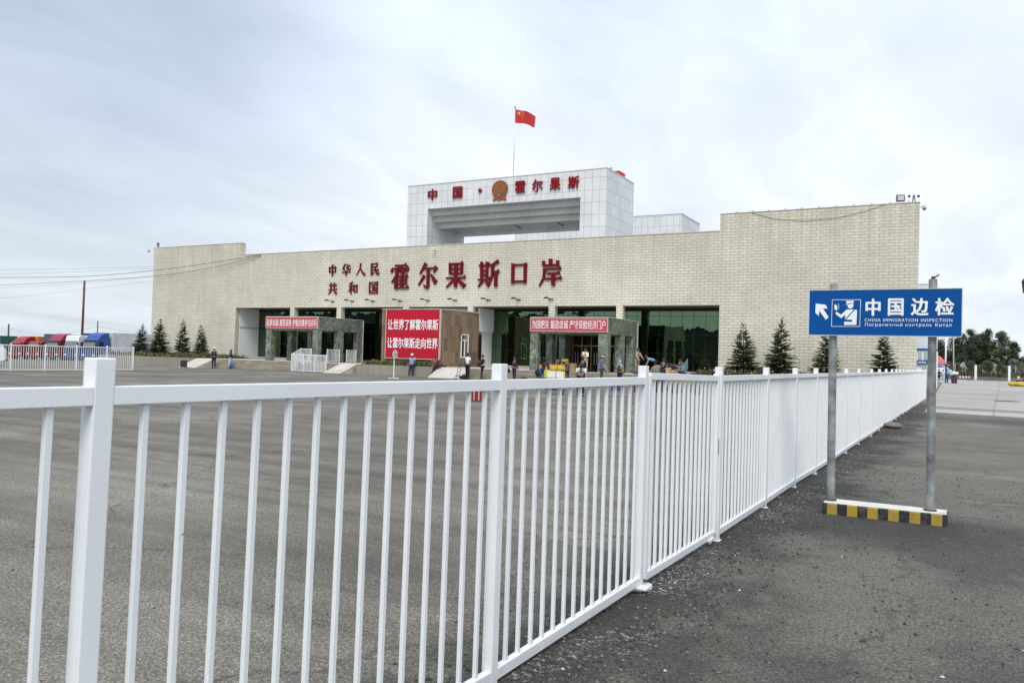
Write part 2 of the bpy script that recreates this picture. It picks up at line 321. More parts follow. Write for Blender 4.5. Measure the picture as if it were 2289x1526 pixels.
    ck = ramp(t, wv.outputs['Distance'], ((0.0, (0.8, 0.8, 0.8)), (0.009, (0, 0, 0))))
    ck2 = ramp(t, noise_(0.25, 2, 0.5, 1, 1, 7), ((0.44, (0, 0, 0)), (0.50, (1, 1, 1))))
    c = mixc(t, math_('MULTIPLY', ck.outputs[0], ck2.outputs[0]), c, (0.05, 0.05, 0.045))
    t.links.new(c, b.inputs['Base Color'])
    bp = nd(t, 'ShaderNodeBump', i_Strength=1.0, i_Distance=0.006); bp.invert = True
    t.links.new(vo.outputs['Distance'], bp.inputs['Height'])
    bp2 = nd(t, 'ShaderNodeBump', i_Strength=0.5, i_Distance=0.02); t.links.new(noise_(9, 8, 0.7), bp2.inputs['Height']); t.links.new(bp.outputs[0], bp2.inputs['Normal'])
    t.links.new(bp2.outputs[0], b.inputs['Normal'])
    return m
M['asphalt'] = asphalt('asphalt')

m, t, b = newmat('concrete_slabs', 0.9); M['concrete'] = m
tcn = nd(t, 'ShaderNodeTexCoord'); P_ = tcn.outputs['Object']
mp_ = nd(t, 'ShaderNodeMapping'); mp_.inputs['Rotation'].default_value = (0, 0, 0.05); t.links.new(P_, mp_.inputs[0])
br = nd(t, 'ShaderNodeTexBrick'); br.offset = 0
for k, vv in (('Scale', 1), ('Mortar Size', 0.02), ('Brick Width', 4.2), ('Row Height', 6.0)): br.inputs[k].default_value = vv
br.inputs['Color1'].default_value = (0.35, 0.335, 0.305, 1); br.inputs['Color2'].default_value = (0.42, 0.405, 0.37, 1); br.inputs['Mortar'].default_value = (0.17, 0.16, 0.145, 1)
wn = nd(t, 'ShaderNodeTexNoise', i_Scale=0.7, i_Detail=7, i_Roughness=0.7); t.links.new(P_, wn.inputs['Vector'])
ws = nd(t, 'ShaderNodeVectorMath', operation='SCALE', i_Scale=0.5); t.links.new(wn.outputs['Color'], ws.inputs[0])
wa = nd(t, 'ShaderNodeVectorMath', operation='ADD'); t.links.new(mp_.outputs[0], wa.inputs[0]); t.links.new(ws.outputs[0], wa.inputs[1]); t.links.new(wa.outputs[0], br.inputs['Vector'])
mp2 = nd(t, 'ShaderNodeMapping'); mp2.inputs['Scale'].default_value = (0.12, 0.5, 1); t.links.new(P_, mp2.inputs[0])
n = nd(t, 'ShaderNodeTexNoise', i_Scale=1.0, i_Detail=8, i_Roughness=0.65); t.links.new(mp2.outputs[0], n.inputs['Vector'])
r = ramp(t, n.outputs['Fac'], ((0.35, (0.70, 0.70, 0.70)), (0.55, (1.02, 1.02, 1.02)), (0.7, (1.15, 1.15, 1.13))))
c = mixc(t, 1.0, br.outputs['Color'], r.outputs[0], 'MULTIPLY')
n = nd(t, 'ShaderNodeTexNoise', i_Scale=14, i_Detail=8, i_Roughness=0.7); t.links.new(P_, n.inputs['Vector'])
r = ramp(t, n.outputs['Fac'], ((0.3, (0.85, 0.85, 0.85)), (0.7, (1.1, 1.1, 1.1))))
t.links.new(mixc(t, 1.0, c, r.outputs[0], 'MULTIPLY'), b.inputs['Base Color'])

PAL = {}
def cmat(rgb, rough=0.75, metal=0.0):
    k = (tuple(rgb), rough, metal)
    if k not in PAL: PAL[k] = plain('colour_%d' % len(PAL), rgb, rough, metal)
    return PAL[k]

# ---------------------------------------------------------------- mesh helpers
class MB:
    def __init__(s): s.v = []; s.f = []; s.m = []
    def add(s, vs, fs, mi=0):
        o = len(s.v); s.v += [tuple(p) for p in vs]
        for f in fs: s.f.append([i + o for i in f]); s.m.append(mi)
        return s
    def box(s, x0, x1, y0, y1, z0, z1, mi=0):
        return s.add([(x0, y0, z0), (x1, y0, z0), (x1, y1, z0), (x0, y1, z0), (x0, y0, z1), (x1, y0, z1), (x1, y1, z1), (x0, y1, z1)],
                     [(0, 3, 2, 1), (4, 5, 6, 7), (0, 1, 5, 4), (1, 2, 6, 5), (2, 3, 7, 6), (3, 0, 4, 7)], mi)
    def bar(s, p0, p1, wx, h, mi=0, up=(0, 0, 1)):
        """square bar from p0 to p1, wx wide sideways, h tall along up"""
        a = Vector(p0); b_ = Vector(p1); d = (b_ - a).normalized(); u = Vector(up)
        sd_ = d.cross(u); sd_.normalize(); u = sd_.cross(d).normalized()
        vs = [e + sd_ * (wx / 2 * sx) + u * (h / 2 * su) for e in (a, b_) for sx, su in ((-1, -1), (1, -1), (1, 1), (-1, 1))]
        return s.add(vs, [(0, 1, 2, 3), (7, 6, 5, 4), (0, 4, 5, 1), (1, 5, 6, 2), (2, 6, 7, 3), (3, 7, 4, 0)], mi)
    def cyl(s, p0, p1, r0, r1=None, n=8, mi=0, cap=True):
        r1 = r0 if r1 is None else r1
        a = Vector(p0); b_ = Vector(p1); d = (b_ - a).normalized()
        u = d.orthogonal().normalized(); v = d.cross(u)
        vs = [a + (u * math.cos(k * 2 * PI / n) + v * math.sin(k * 2 * PI / n)) * r0 for k in range(n)]
        vs += [b_ + (u * math.cos(k * 2 * PI / n) + v * math.sin(k * 2 * PI / n)) * r1 for k in range(n)]
        fs = [(k, (k + 1) % n, n + (k + 1) % n, n + k) for k in range(n)]
        if cap: fs += [tuple(range(n - 1, -1, -1)), tuple(range(n, 2 * n))]
        return s.add(vs, fs, mi)
    def tube(s, pts, r, n=5, mi=0):
        pts = [Vector(p) for p in pts]; vs = []; fs = []
        for i, p in enumerate(pts):
            d = (pts[min(i + 1, len(pts) - 1)] - pts[max(i - 1, 0)]).normalized()
            u = d.cross(Vector((0, 0, 1)));
            u = u.normalized() if u.length > 1e-4 else Vector((1, 0, 0))
            v = d.cross(u)
            rr = r[i] if isinstance(r, (list, tuple)) else r
            vs += [p + (u * math.cos(k * 2 * PI / n) + v * math.sin(k * 2 * PI / n)) * rr for k in range(n)]
        for i in range(len(pts) - 1):
            for k in range(n): fs.append((i * n + k, i * n + (k + 1) % n, (i + 1) * n + (k + 1) % n, (i + 1) * n + k))
        fs += [tuple(range(n - 1, -1, -1)), tuple(range((len(pts) - 1) * n, len(pts) * n))]
        return s.add(vs, fs, mi)
    def ell(s, c, rx, ry, rz, n=10, m_=7, mi=0, rot=None, jit=0.0, zmin=None):
        vs = []; fs = []
        for i in range(m_ + 1):
            th = PI * i / m_
            for k in range(n):
                ph = 2 * PI * k / n
                p = Vector((rx * math.sin(th) * math.cos(ph), ry * math.sin(th) * math.sin(ph), rz * math.cos(th)))
                if jit: p *= 1 + jit * noise.noise(p * 3 + Vector(c))
                if rot: p = rot @ p
                p += Vector(c)
                if zmin is not None: p.z = max(p.z, zmin)
                vs.append(p)
        for i in range(m_):
            for k in range(n): fs.append((i * n + k, (i + 1) * n + k, (i + 1) * n + (k + 1) % n, i * n + (k + 1) % n))
        return s.add(vs, fs, mi)
    def prism(s, poly, d0, d1, axis='y', mi=0):
        """poly: (a, b) outline; axis y: (x, z) extruded in y; x: (y, z) extruded in x; z: (x, y) in z"""
        n = len(poly)
        f = {'y': lambda a, b_, d: (a, d, b_), 'x': lambda a, b_, d: (d, a, b_), 'z': lambda a, b_, d: (a, b_, d)}[axis]
        vs = [f(a, b_, d0) for a, b_ in poly] + [f(a, b_, d1) for a, b_ in poly]
        fs = [tuple(range(n)), tuple(range(2 * n - 1, n - 1, -1))] + [(k, n + k, n + (k + 1) % n, (k + 1) % n) for k in range(n)]
        return s.add(vs, fs, mi)
    def build(s, name, mats, parent=None, org=None, smooth=False, bevel=0, fix=True):
        me = bpy.data.meshes.new(name)
        vs = s.v
        if org is not None: vs = [(a - org[0], b_ - org[1], c_ - org[2]) for a, b_, c_ in vs]
        me.from_pydata(vs, [], s.f)
        if not isinstance(mats, (list, tuple)): mats = [mats]
        for m_ in mats: me.materials.append(M[m_] if isinstance(m_, str) else m_)
        if len(mats) > 1: me.polygons.foreach_set('material_index', s.m)
        if fix:
            bm = bmesh.new(); bm.from_mesh(me); bmesh.ops.recalc_face_normals(bm, faces=bm.faces); bm.to_mesh(me); bm.free()
        if smooth: me.polygons.foreach_set('use_smooth', [True] * len(me.polygons))
        me.update()
        o = bpy.data.objects.new(name, me); col.objects.link(o)
        if parent is not None: o.parent = parent
        if bevel:
            bv = o.modifiers.new('bevel', 'BEVEL'); bv.width = bevel; bv.segments = 2; bv.limit_method = 'ANGLE'
        return o

def tag(o, label, cat, group=None):
    o['label'] = label; o['category'] = cat
    if group: o['group'] = group
    return o
def thing(name, label, cat, loc=(0, 0, 0), rz=0, group=None):
    o = bpy.data.objects.new(name, None); col.objects.link(o); o.location = loc; o.rotation_euler = (0, 0, rz)
    o.empty_display_size = 0.2
    return tag(o, label, cat, group)
def struct(o, kind='structure'): o['kind'] = kind; return o
def copy_tree(o, parent=None):
    c = o.copy(); col.objects.link(c)
    if parent is not None: c.parent = parent
    for ch in list(o.children): copy_tree(ch, c)
    return c

# lettering: glyph outlines of the font that ships with Blender, thickened by shifted copies
tmpscene = bpy.data.scenes.new('tmp')
def tmpdg():
    with bpy.context.temp_override(scene=tmpscene, view_layer=tmpscene.view_layers[0]):
        dg = bpy.context.evaluated_depsgraph_get()
    dg.update(); return dg
def glyphs(text, fat=((0, 0),), extr=0.02, sp=1.0):
    cu = bpy.data.curves.new('t', 'FONT'); cu.body = text; cu.size = 1; cu.extrude = extr; cu.resolution_u = 3; cu.space_character = sp
    ob = bpy.data.objects.new('t', cu); tmpscene.collection.objects.link(ob)
    dg = tmpdg()
    me = bpy.data.meshes.new_from_object(ob.evaluated_get(dg), depsgraph=dg)
    vs = [tuple(v.co) for v in me.vertices]; fs = [tuple(p.vertices) for p in me.polygons]
    bpy.data.meshes.remove(me); bpy.data.objects.remove(ob); bpy.data.curves.remove(cu)
    V = []; F = []
    for i, (dx, dy) in enumerate(fat):
        o = len(V); V += [(x + dx, y + dy, z + 0.004 * i) for x, y, z in vs]; F += [tuple(q + o for q in f_) for f_ in fs]
    return V, F
def letter(mb, text, x0, x1, z0, z1, y, fat=((0, 0),), depth=0.05, mi=0, sp=1.0):
    """fit the writing into the rectangle x0..x1, z0..z1 on the plane y, standing out by depth towards -y"""
    V, F = glyphs(text, fat, sp=sp)
    ax = min(v[0] for v in V); bx = max(v[0] for v in V); ay = min(v[1] for v in V); by = max(v[1] for v in V)
    zz = max(abs(v[2]) for v in V) + 1e-6
    vs = [(x0 + (v[0] - ax) / (bx - ax) * (x1 - x0), y - depth * (v[2] / zz * 0.5 + 0.5), z0 + (v[1] - ay) / (by - ay) * (z1 - z0)) for v in V]
    mb.add(vs, F, mi)
# serif strokes of the big wall characters on a 100 x 100 field
def _H(x0, y, x1, t=7): return [[(x0, y - t / 2), (x1 - 2, y - t / 2), (x1 - 2, y + t / 2), (x0, y + t / 2)], [(x1 - 13, y + t / 2 - 1), (x1 - 4, y + 11), (x1 + 2, y - t / 2)]]
def _V(x, y0, y1, w_=14): return [[(x - w_ / 2, y0 + 2), (x + w_ / 2, y0), (x + w_ / 2, y1 - 2), (x - w_ / 2 - 2, y1)]]
def _P(pts, w0, w1):
    pts = [Vector(p) for p in pts]; L = []; Rr = []
    for i, p in enumerate(pts):
        d = (pts[min(i + 1, len(pts) - 1)] - pts[max(i - 1, 0)]).normalized(); n_ = Vector((-d.y, d.x)); w_ = (w0 + (w1 - w0) * i / (len(pts) - 1)) / 2 + .8
        L.append(tuple(p + n_ * w_)); Rr.append(tuple(p - n_ * w_))
    return [[L[i], L[i + 1], Rr[i + 1], Rr[i]] for i in range(len(pts) - 1)]
STROKES = {
'中': _V(18, 30, 80) + _V(82, 30, 80) + _H(14, 75, 86) + _H(14, 40, 84) + _V(50, 0, 100),
'华': _P([(38, 100), (8, 58)], 13, 4) + _V(27, 44, 82, 12) + _V(60, 52, 98, 12) + _P([(90, 88), (58, 66)], 10, 4) + _P([(60, 54), (93, 52)], 10, 9) + _P([(92, 50), (95, 68)], 6, 3) + _H(4, 32, 96) + _V(50, 0, 46),
'人': _P([(50, 100), (45, 58), (6, 2)], 16, 4) + _P([(48, 62), (66, 30), (97, 3)], 5, 19),
'民': _H(14, 92, 82) + _V(20, 8, 95) + _V(76, 66, 94, 12) + _H(18, 68, 80) + _H(20, 42, 94) + _P([(52, 68), (60, 38), (84, 5)], 12, 14) + _P([(82, 5), (97, 8), (95, 28)], 11, 3) + _P([(14, 3), (48, 20)], 13, 4),
'共': _V(33, 42, 98) + _V(67, 42, 98) + _H(10, 76, 92) + _H(3, 42, 97) + _P([(38, 34), (6, 1)], 14, 4) + _P([(60, 34), (95, 4)], 5, 18),
'和': _P([(46, 97), (8, 85)], 11, 4) + _V(28, 0, 90, 13) + _H(2, 66, 54) + _P([(28, 62), (3, 20)], 9, 3) + _P([(30, 56), (51, 33)], 4, 12) + _V(63, 12, 76, 12) + _V(90, 12, 76, 12) + _H(58, 70, 95) + _H(60, 22, 92),
'国': _V(12, 0, 97) + _V(88, 0, 97) + _H(8, 92, 92) + _P([(12, 6), (88, 6)], 7, 7) + _H(26, 74, 76, 6) + _H(30, 50, 72, 6) + _H(22, 24, 78, 6) + _V(50, 24, 74, 10) + _P([(60, 43), (71, 32)], 4, 10),
'霍': _H(20, 96, 82, 6) + _H(8, 84, 92, 6) + _P([(9, 85), (3, 68)], 7, 11) + _P([(93, 85), (84, 68)], 9, 4) + _V(50, 65, 96, 12) + _P([(22, 78), (40, 75)], 4, 8) + _P([(20, 69), (40, 66)], 4, 8) + _P([(60, 78), (78, 75)], 4, 8) + _P([(60, 69), (78, 66)], 4, 8)
      + _P([(38, 63), (6, 26)], 13, 4) + _V(28, -2, 46, 14) + _P([(56, 64), (66, 52)], 5, 12) + _H(28, 50, 90, 6) + _H(30, 35, 86, 6) + _H(30, 20, 86, 6) + _H(24, 4, 96, 6) + _V(60, 4, 50, 12),
'尔': _P([(40, 100), (10, 58)], 15, 4) + _H(26, 80, 92) + _P([(95, 84), (80, 62)], 13, 4) + _V(53, 4, 80) + _P([(56, 3), (42, 4), (30, 14)], 13, 3) + _P([(34, 52), (5, 12)], 13, 4) + _P([(66, 56), (93, 20)], 5, 18),
'果': _V(22, 52, 99, 12) + _V(78, 52, 99, 12) + _H(18, 94, 84) + _P([(22, 75), (78, 75)], 6, 6) + _P([(22, 56), (78, 56)], 6, 6) + _V(50, 0, 94, 15) + _H(3, 39, 97) + _P([(46, 36), (5, 2)], 11, 4) + _P([(54, 36), (95, 4)], 5, 18),
'斯': _V(18, 30, 99, 12) + _V(43, 30, 99, 12) + _H(3, 84, 58, 6) + _P([(18, 64), (43, 64)], 6, 6) + _P([(18, 47), (43, 47)], 6, 6) + _H(1, 30, 60, 6) + _P([(24, 25), (3, 1)], 12, 4) + _P([(36, 25), (54, 6)], 5, 14) + _P([(95, 99), (66, 86)], 14, 5) + _P([(69, 88), (67, 42), (50, 0)], 14, 4) + _H(68, 58, 99) + _V(85, 0, 58, 14),
'口': _V(15, 0, 98, 17) + _V(85, 0, 98, 17) + _H(8, 90, 94, 8) + _P([(15, 12), (85, 12)], 8, 8),
'岸': _V(50, 76, 101) + _V(20, 74, 95, 12) + _V(80, 74, 95, 12) + _P([(16, 76), (84, 76)], 7, 7) + _P([(26, 66), (22, 30), (4, 0)], 14, 4) + _H(24, 63, 94) + _H(36, 46, 90) + _H(28, 27, 98) + _V(63, 0, 46, 15)}
def stroke_char(mb, ch, x0, x1, z0, z1, y, depth):
    for i, q in enumerate(STROKES[ch]): mb.prism([(x0 + (x1 - x0) * a / 100, z0 + (z1 - z0) * b_ / 100) for a, b_ in q], y - depth - .0015 * i, y, 'y')
BOLD = ((-0.022, 0), (0.022, 0), (0, 0.016), (0, -0.016), (0, 0))
MID = ((-0.016, 0), (0.016, 0), (0, 0.008))
SONG = ((-0.04, 0), (-0.02, 0), (0, 0), (0.02, 0), (0.04, 0))
HEAVY = ((-0.035, 0), (-0.012, 0.02), (0.012, -0.02), (0.035, 0), (0, 0.02), (0, -0.02))
# ================================================================ GROUND
def gz(x, y=0): return -min(1.3, max(0.0, (-x - 48) * 0.011))
def grid_sheet(name, xs, ys, zf, mat):
    vs = [(x, y, zf(x, y)) for y in ys for x in xs]; nx = len(xs)
    fs = [(j * nx + i, j * nx + i + 1, (j + 1) * nx + i + 1, (j + 1) * nx + i) for j in range(len(ys) - 1) for i in range(nx - 1)]
    mb = MB(); mb.add(vs, fs); return struct(mb.build(name, mat, fix=False))
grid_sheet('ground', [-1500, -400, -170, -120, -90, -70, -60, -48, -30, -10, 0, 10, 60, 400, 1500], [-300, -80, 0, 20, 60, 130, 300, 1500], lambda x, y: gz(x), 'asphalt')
# paler concrete apron on the right, ragged near edge
mb = MB(); pts = []
xs = [-0.75 + i * 0.5 for i in range(130)]
near = [33.6 - 0.24 * x + 0.35 * noise.noise(Vector((x * 0.7, 3, 0))) for x in xs]
vs = []
for x, y in zip(xs, near): vs += [(x, y, 0.005), (x + 0.0 if x > -0.7 else -0.55, 150.0, 0.005)]
fs = [(2 * i, 2 * i + 2, 2 * i + 3, 2 * i + 1) for i in range(len(xs) - 1)]
struct(mb.add(vs, fs).build('pavement', 'concrete', fix=False))
# darker strip across the concrete (old drain cover line) and a round cover
mb = MB(); mb.prism([(-0.6, 37.0), (30, 29.5 + 3), (30, 34.2), (-0.6, 38.9)], 0.009, 0.010, 'z'); struct(mb.build('drain_strip', noisy('drain_concrete', (0.20, 0.195, 0.18), 0.2, 2, 0.95)))
mb = MB(); mb.cyl((2.75, 50.2, 0.006), (2.75, 50.2, 0.02), 0.62, n=24); mb.cyl((2.75, 50.2, 0.02), (2.75, 50.2, 0.03), 0.5, n=24, mi=0)
tag(mb.build('manhole_cover', plain('iron', (0.07, 0.068, 0.06), 0.7, 0.3)), 'dark round iron cover set in the pale concrete yard', 'manhole cover')
# painted road lines
M['line_y'] = noisy('worn_yellow_paint', (0.42, 0.36, 0.22), 0.15, 4, 0.8, dirt=(0.2, 0.19, 0.17), dscale=2)
M['line_w'] = noisy('worn_white_paint', (0.48, 0.47, 0.45), 0.15, 4, 0.8, dirt=(0.2, 0.19, 0.17), dscale=2)
def strip(name, a, b_, w_, mat, n=12):
    mb = MB(); a = Vector(a); b_ = Vector(b_); d = (b_ - a).normalized(); s_ = Vector((-d.y, d.x)) * w_ / 2; vs = []
    for i in range(n + 1):
        p = a.lerp(b_, i / n)
        for q in (p - s_, p + s_): vs.append((q.x, q.y, gz(q.x) + 0.006))
    fs = [(2 * i, 2 * i + 1, 2 * i + 3, 2 * i + 2) for i in range(n)]
    return struct(mb.add(vs, fs).build(name, mat, fix=False))
strip('road_marking', (-39.2, 10), (-38.9, 38.5), 0.14, 'line_y', 20)
strip('road_marking', (-35.8, 33.0), (-36.4, 37.6), 0.22, 'line_w', 6)
strip('road_marking', (-40.3, 34.0), (-39.6, 46.0), 0.10, 'line_w', 10)

# ================================================================ MAIN HALL
YF, YG, PZ = 55.0, 58.0, 0.70
XL, XR = -72.85, -1.73
hall = thing('terminal_building', 'long cream tiled border hall with red characters and green mirror glass bays', 'building', (-37, 55, 0))
HO = (-37, 55, 0)
def hb(mb, name, mats, par=hall, **k): return mb.build(name, mats, par, org=HO if par is hall else None, **k)
# front wall as one slab with the opening cut out
mb = MB()
OX0, OX1, OZ = -60.58, -13.88, 5.57
mb.box(XL, OX0, YF, YF + 0.5, -0.6, 9.6); mb.box(OX1, XR, YF, YF + 0.5, -0.3, 9.6)
mb.box(OX0, OX1, YF, YF + 0.5, OZ, 9.6)
mb.box(XL, -60.08, YF, YF + 0.5, 9.6, 11.83); mb.box(-60.08, -13.97, YF, YF + 0.5, 9.6, 10.67); mb.box(-13.97, XR, YF, YF + 0.5, 9.6, 11.84)
# end walls and back
mb.box(XL, XL + 0.5, YF + 0.5, 74, -0.9, 9.6); mb.box(XR - 1.3, XR - 0.8, YF + 0.5, 74, -0.1, 9.6); mb.box(XL, XR - 0.8, 74, 74.4, -0.9, 9.6)
hb(mb, 'wall', 'tile', fix=True)
mb = MB(); mb.box(XL + 0.5, XR - 1.3, YF + 0.5, 74, 9.3, 9.55); hb(mb, 'roof', plain('roof_felt', (0.25, 0.25, 0.25)))
# thin coping along the parapet
mb = MB()
for a, b_, z in ((XL - 0.03, -60.05, 11.83), (-60.05, -13.97, 10.67), (-14.0, XR + 0.03, 11.84)): mb.box(a, b_, YF - 0.03, YF + 0.53, z, z + 0.05)
hb(mb, 'coping', 'stone_cap')
# pale expansion joint and little drip stones on the right parapet
mb = MB(); mb.box(-39.96, -39.90, YF - 0.012, YF, OZ, 10.6)
hb(mb, 'expansion_joint', 'stone_cap')
for k in range(11): mb = MB(); mb.box(-12.9 + k * 1.05, -12.75 + k * 1.05, YF - 0.02, YF + 0.1, 11.9, 11.96); hb(mb, 'parapet_clip', 'stone_cap')
# columns in front of the recess
for a, b_ in ((-53.51, -52.98), (-47.94, -47.42), (-40.67, -40.09), (-34.2, -33.7), (-26.93, -26.41), (-21.43, -20.92)):
    mb = MB(); mb.box(a, b_, YF, YF + 0.5, PZ, OZ); hb(mb, 'column', 'tile')
# recess: ceiling, side walls
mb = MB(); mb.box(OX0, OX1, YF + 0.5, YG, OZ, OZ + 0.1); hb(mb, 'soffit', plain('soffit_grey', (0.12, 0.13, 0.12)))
mb = MB(); mb.box(OX0 - 0.1, OX0 + 0.02, YF + 0.502, YG, PZ, OZ); hb(mb, 'side_wall', 'wall_white')
mb = MB(); mb.box(OX1 - 0.02, OX1 + 0.1, YF + 0.502, YG, PZ, OZ); hb(mb, 'side_wall', 'wall_white')
mb = MB(); mb.box(OX0 + 0.02, OX0 + 0.03, YF + 0.52, YG, 3.60, 3.82); hb(mb, 'grey_band', plain('grey_band', (0.5, 0.53, 0.54)))
# mirror glass wall with fine mullions
mb = MB(); mb.box(OX0, -38.9, YG, YG + 0.05, 0.9, OZ); mb.box(-33.6, OX1, YG, YG + 0.05, 0.9, OZ); hb(mb, 'glass_wall', 'glass')
mb = MB()
mb.box(OX0, -38.9, YG - 0.02, YG + 0.06, PZ, 0.9); mb.box(-33.6, OX1, YG - 0.02, YG + 0.06, PZ, 0.9); hb(mb, 'sill', 'ramp')
mb = MB()
x = -60.48
while x < OX1 - 0.1:
    if not (-38.9 < x < -33.55): mb.box(x - 0.012, x + 0.012, YG - 0.012, YG, 0.9, OZ)
    x += 0.88
for a, b_ in ((OX0, -38.9), (-33.6, OX1)):
    for z in (2.21, 3.61, 4.99): mb.box(a, b_, YG - 0.010, YG - 0.002, z - 0.012, z + 0.012)
hb(mb, 'mullions', 'dark')
# dark strip painting the soffit's reflection along the top of the glazing
mb = MB(); mb.box(OX0, -38.9, YG - 0.03, YG - 0.014, 5.345, OZ); mb.box(-33.6, OX1, YG - 0.03, YG - 0.014, 5.345, OZ)
hb(mb, 'soffit_reflection', plain('painted_reflection', (0.015, 0.022, 0.018), 0.2))
# white stair core between the middle columns
mb = MB(); mb.box(-38.9, -33.62, 56.3, YG + 0.3, PZ, OZ - 0.003)
hb(mb, 'stair_core', 'wall_white')
mb = MB(); mb.box(-33.62, -33.42, 55.62, YG - 0.05, 3.6, 5.50); mb.box(-38.5, -33.9, 55.9, 56.3, 4.9, 5.5)
hb(mb, 'overhang_panel', 'wall_white')
mb = MB(); mb.box(-33.62, -33.55, 55.6, 56.25, PZ, 3.35); hb(mb, 'door', 'dark')

# raised red characters on the wall
def chars(text, centers, zc, w_, h_, y, mat, fat, depth, par, org, name='wall_character'):
    for ch, cx in zip(text, centers):
        mb = MB(); ww = w_ * (0.78 if ch == '口' else 1); hh = h_ * (0.8 if ch == '口' else 1)
        stroke_char(mb, ch, cx - ww / 2, cx + ww / 2, zc - hh / 2, zc + hh / 2, y, depth)
        mb.build(name, mat, par, org=org, fix=False)
chars('中华人民', (-48.52, -46.95, -45.33, -43.80), 8.88, 1.06, 1.08, YF - 0.03, 'red_letter', SONG, 0.06, hall, HO)
chars('共和国', (-48.45, -46.10, -43.85), 7.26, 1.08, 1.08, YF - 0.03, 'red_letter', SONG, 0.06, hall, HO)
chars('霍尔果斯口岸', (-41.0, -38.18, -35.40, -32.31, -29.54, -26.82), 8.15, 2.0, 2.08, YF - 0.04, 'red_letter', SONG, 0.09, hall, HO)
# brackets with little floodlights under the characters
for x, lw_ in zip((-48.39, -46.15, -43.89, -40.97, -38.12, -35.42, -32.30, -29.56, -26.74), ('the lower left small character', 'the middle small character of the lower row', 'the right small character of the lower row', 'the first large character', 'the second large character', 'the third large character', 'the fourth large character', 'the square shaped fifth large character', 'the last large character')):
    l = thing('wall_spotlight', 'small dark spotlight on an arm below ' + lw_, 'spotlight', (x, YF, 6.1), group='row of spotlights below the red characters')
    mb = MB(); mb.box(-0.16, 0.16, -0.95, -0.78, -0.02, 0.10); mb.build('lamp_head', 'dark', l)
    mb = MB(); mb.box(-0.025, 0.025, -0.80, -0.0, 0.0, 0.04); mb.box(-0.2, 0.2, -0.10, -0.004, -0.03, 0.03); mb.build('arm', plain('bracket', (0.12, 0.08, 0.04)) if 'bracket' not in MATS else MATS['bracket'], l)

# ---------------------------------------------------------------- platform, steps, ramps, planters
FS = 48.0
mb = MB(); mb.box(-57.4, -1.9, FS + 0.0, YG + 0.1, -0.3, PZ - 0.004)
mb.box(XL, -57.4, YF - 0.3, YF, -0.4, 0.3)
pl = mb.build('platform', 'stepstone'); tag(pl, 'low stone platform carrying the porches in front of the glass hall', 'platform')
mb = MB(); mb.box(-57.4, -14.3, FS - 0.02, YG - 0.1, PZ - 0.004, PZ + 0.012)
mb.build('paving', 'ramp', pl)
def steps(x0, x1, n, label, y=FS, tread=0.32):
    mb = MB(); rise = PZ / (n + 1)
    for k in range(n): mb.box(x0, x1, y - (n - k) * tread, y - (n - k - 1) * tread - 0.001, -0.3, rise * (k + 1))
    o = mb.build('stone_steps', 'stepstone', bevel=0.008); tag(o, label, 'steps', 'steps up to the hall platform')
steps(-55.2, -41.35, 3, 'wide stone steps at the left porch between two ramps', tread=0.3)
steps(-29.4, -14.35, 4, 'wide stone steps at the right porch covered with travellers')
def ramp_(x0, x1, label, skew=0.0, run=1.9):
    mb = MB(); y0 = FS - run
    vs = [(x0 + skew, y0, -0.1), (x1 + skew, y0, -0.1), (x1, FS - 0.02, -0.1), (x0, FS - 0.02, -0.1), (x0 + skew, y0, 0.02 + gz(x0)), (x1 + skew, y0, 0.02 + gz(x1)), (x1, FS - 0.02, PZ + 0.012), (x0, FS - 0.02, PZ + 0.012)]
    mb.add(vs, [(0, 3, 2, 1), (4, 5, 6, 7), (0, 1, 5, 4), (1, 2, 6, 5), (2, 3, 7, 6), (3, 0, 4, 7)])
    tag(mb.build('concrete_ramp', 'ramp'), label, 'ramp', 'pale ramps up to the platform')
ramp_(-57.4, -55.25, 'pale concrete ramp at the right end of the planter with four spruces')
ramp_(-41.3, -39.65, 'narrow pale concrete ramp beside the left porch')
ramp_(-32.1, -29.45, 'pale concrete ramp beside the brown stone guardhouse', 0.3)
def planter(x0, x1, y0, y1, top, label):
    p = thing('planter', label, 'planter', ((x0 + x1) / 2, y0, 0), group='concrete planters before the hall')
    o_ = ((x0 + x1) / 2, y0, 0)
    mb = MB(); mb.box(x0, x1, y0, y0 + 0.22, -0.5, top); mb.box(x0, x0 + 0.22, y0 + 0.22, y1, -0.5, top); mb.box(x1 - 0.22, x1, y0 + 0.22, y1, -0.5, top)
    mb.build('planter_wall', 'planter', p, org=o_, bevel=0.01)
    mb = MB(); xs_ = [x0 + 0.23 + i * (x1 - x0 - 0.46) / 12 for i in range(13)]
    vs = [(x, y, top - 0.12 + 0.1 * noise.noise(Vector((x, y, 0)))) for y in (y0 + 0.23, (y0 + y1) / 2, y1 - 0.01) for x in xs_]
    fs = [(j * 13 + i, j * 13 + i + 1, (j + 1) * 13 + i + 1, (j + 1) * 13 + i) for j in range(2) for i in range(12)]
    mb.add(vs, fs).build('soil', 'soil', p, org=o_, fix=False)
planter(-70.8, -57.5, 47.9, 54.7, 0.70, 'long low concrete planter with four spruces at the left end')
planter(-39.4, -32.2, 47.6, 49.9, 0.72, 'short low planter below the big red slogan board')
planter(-14.3, -1.95, 48.6, 54.9, 0.80, 'low planter with four spruces and pink flowers at the right end')
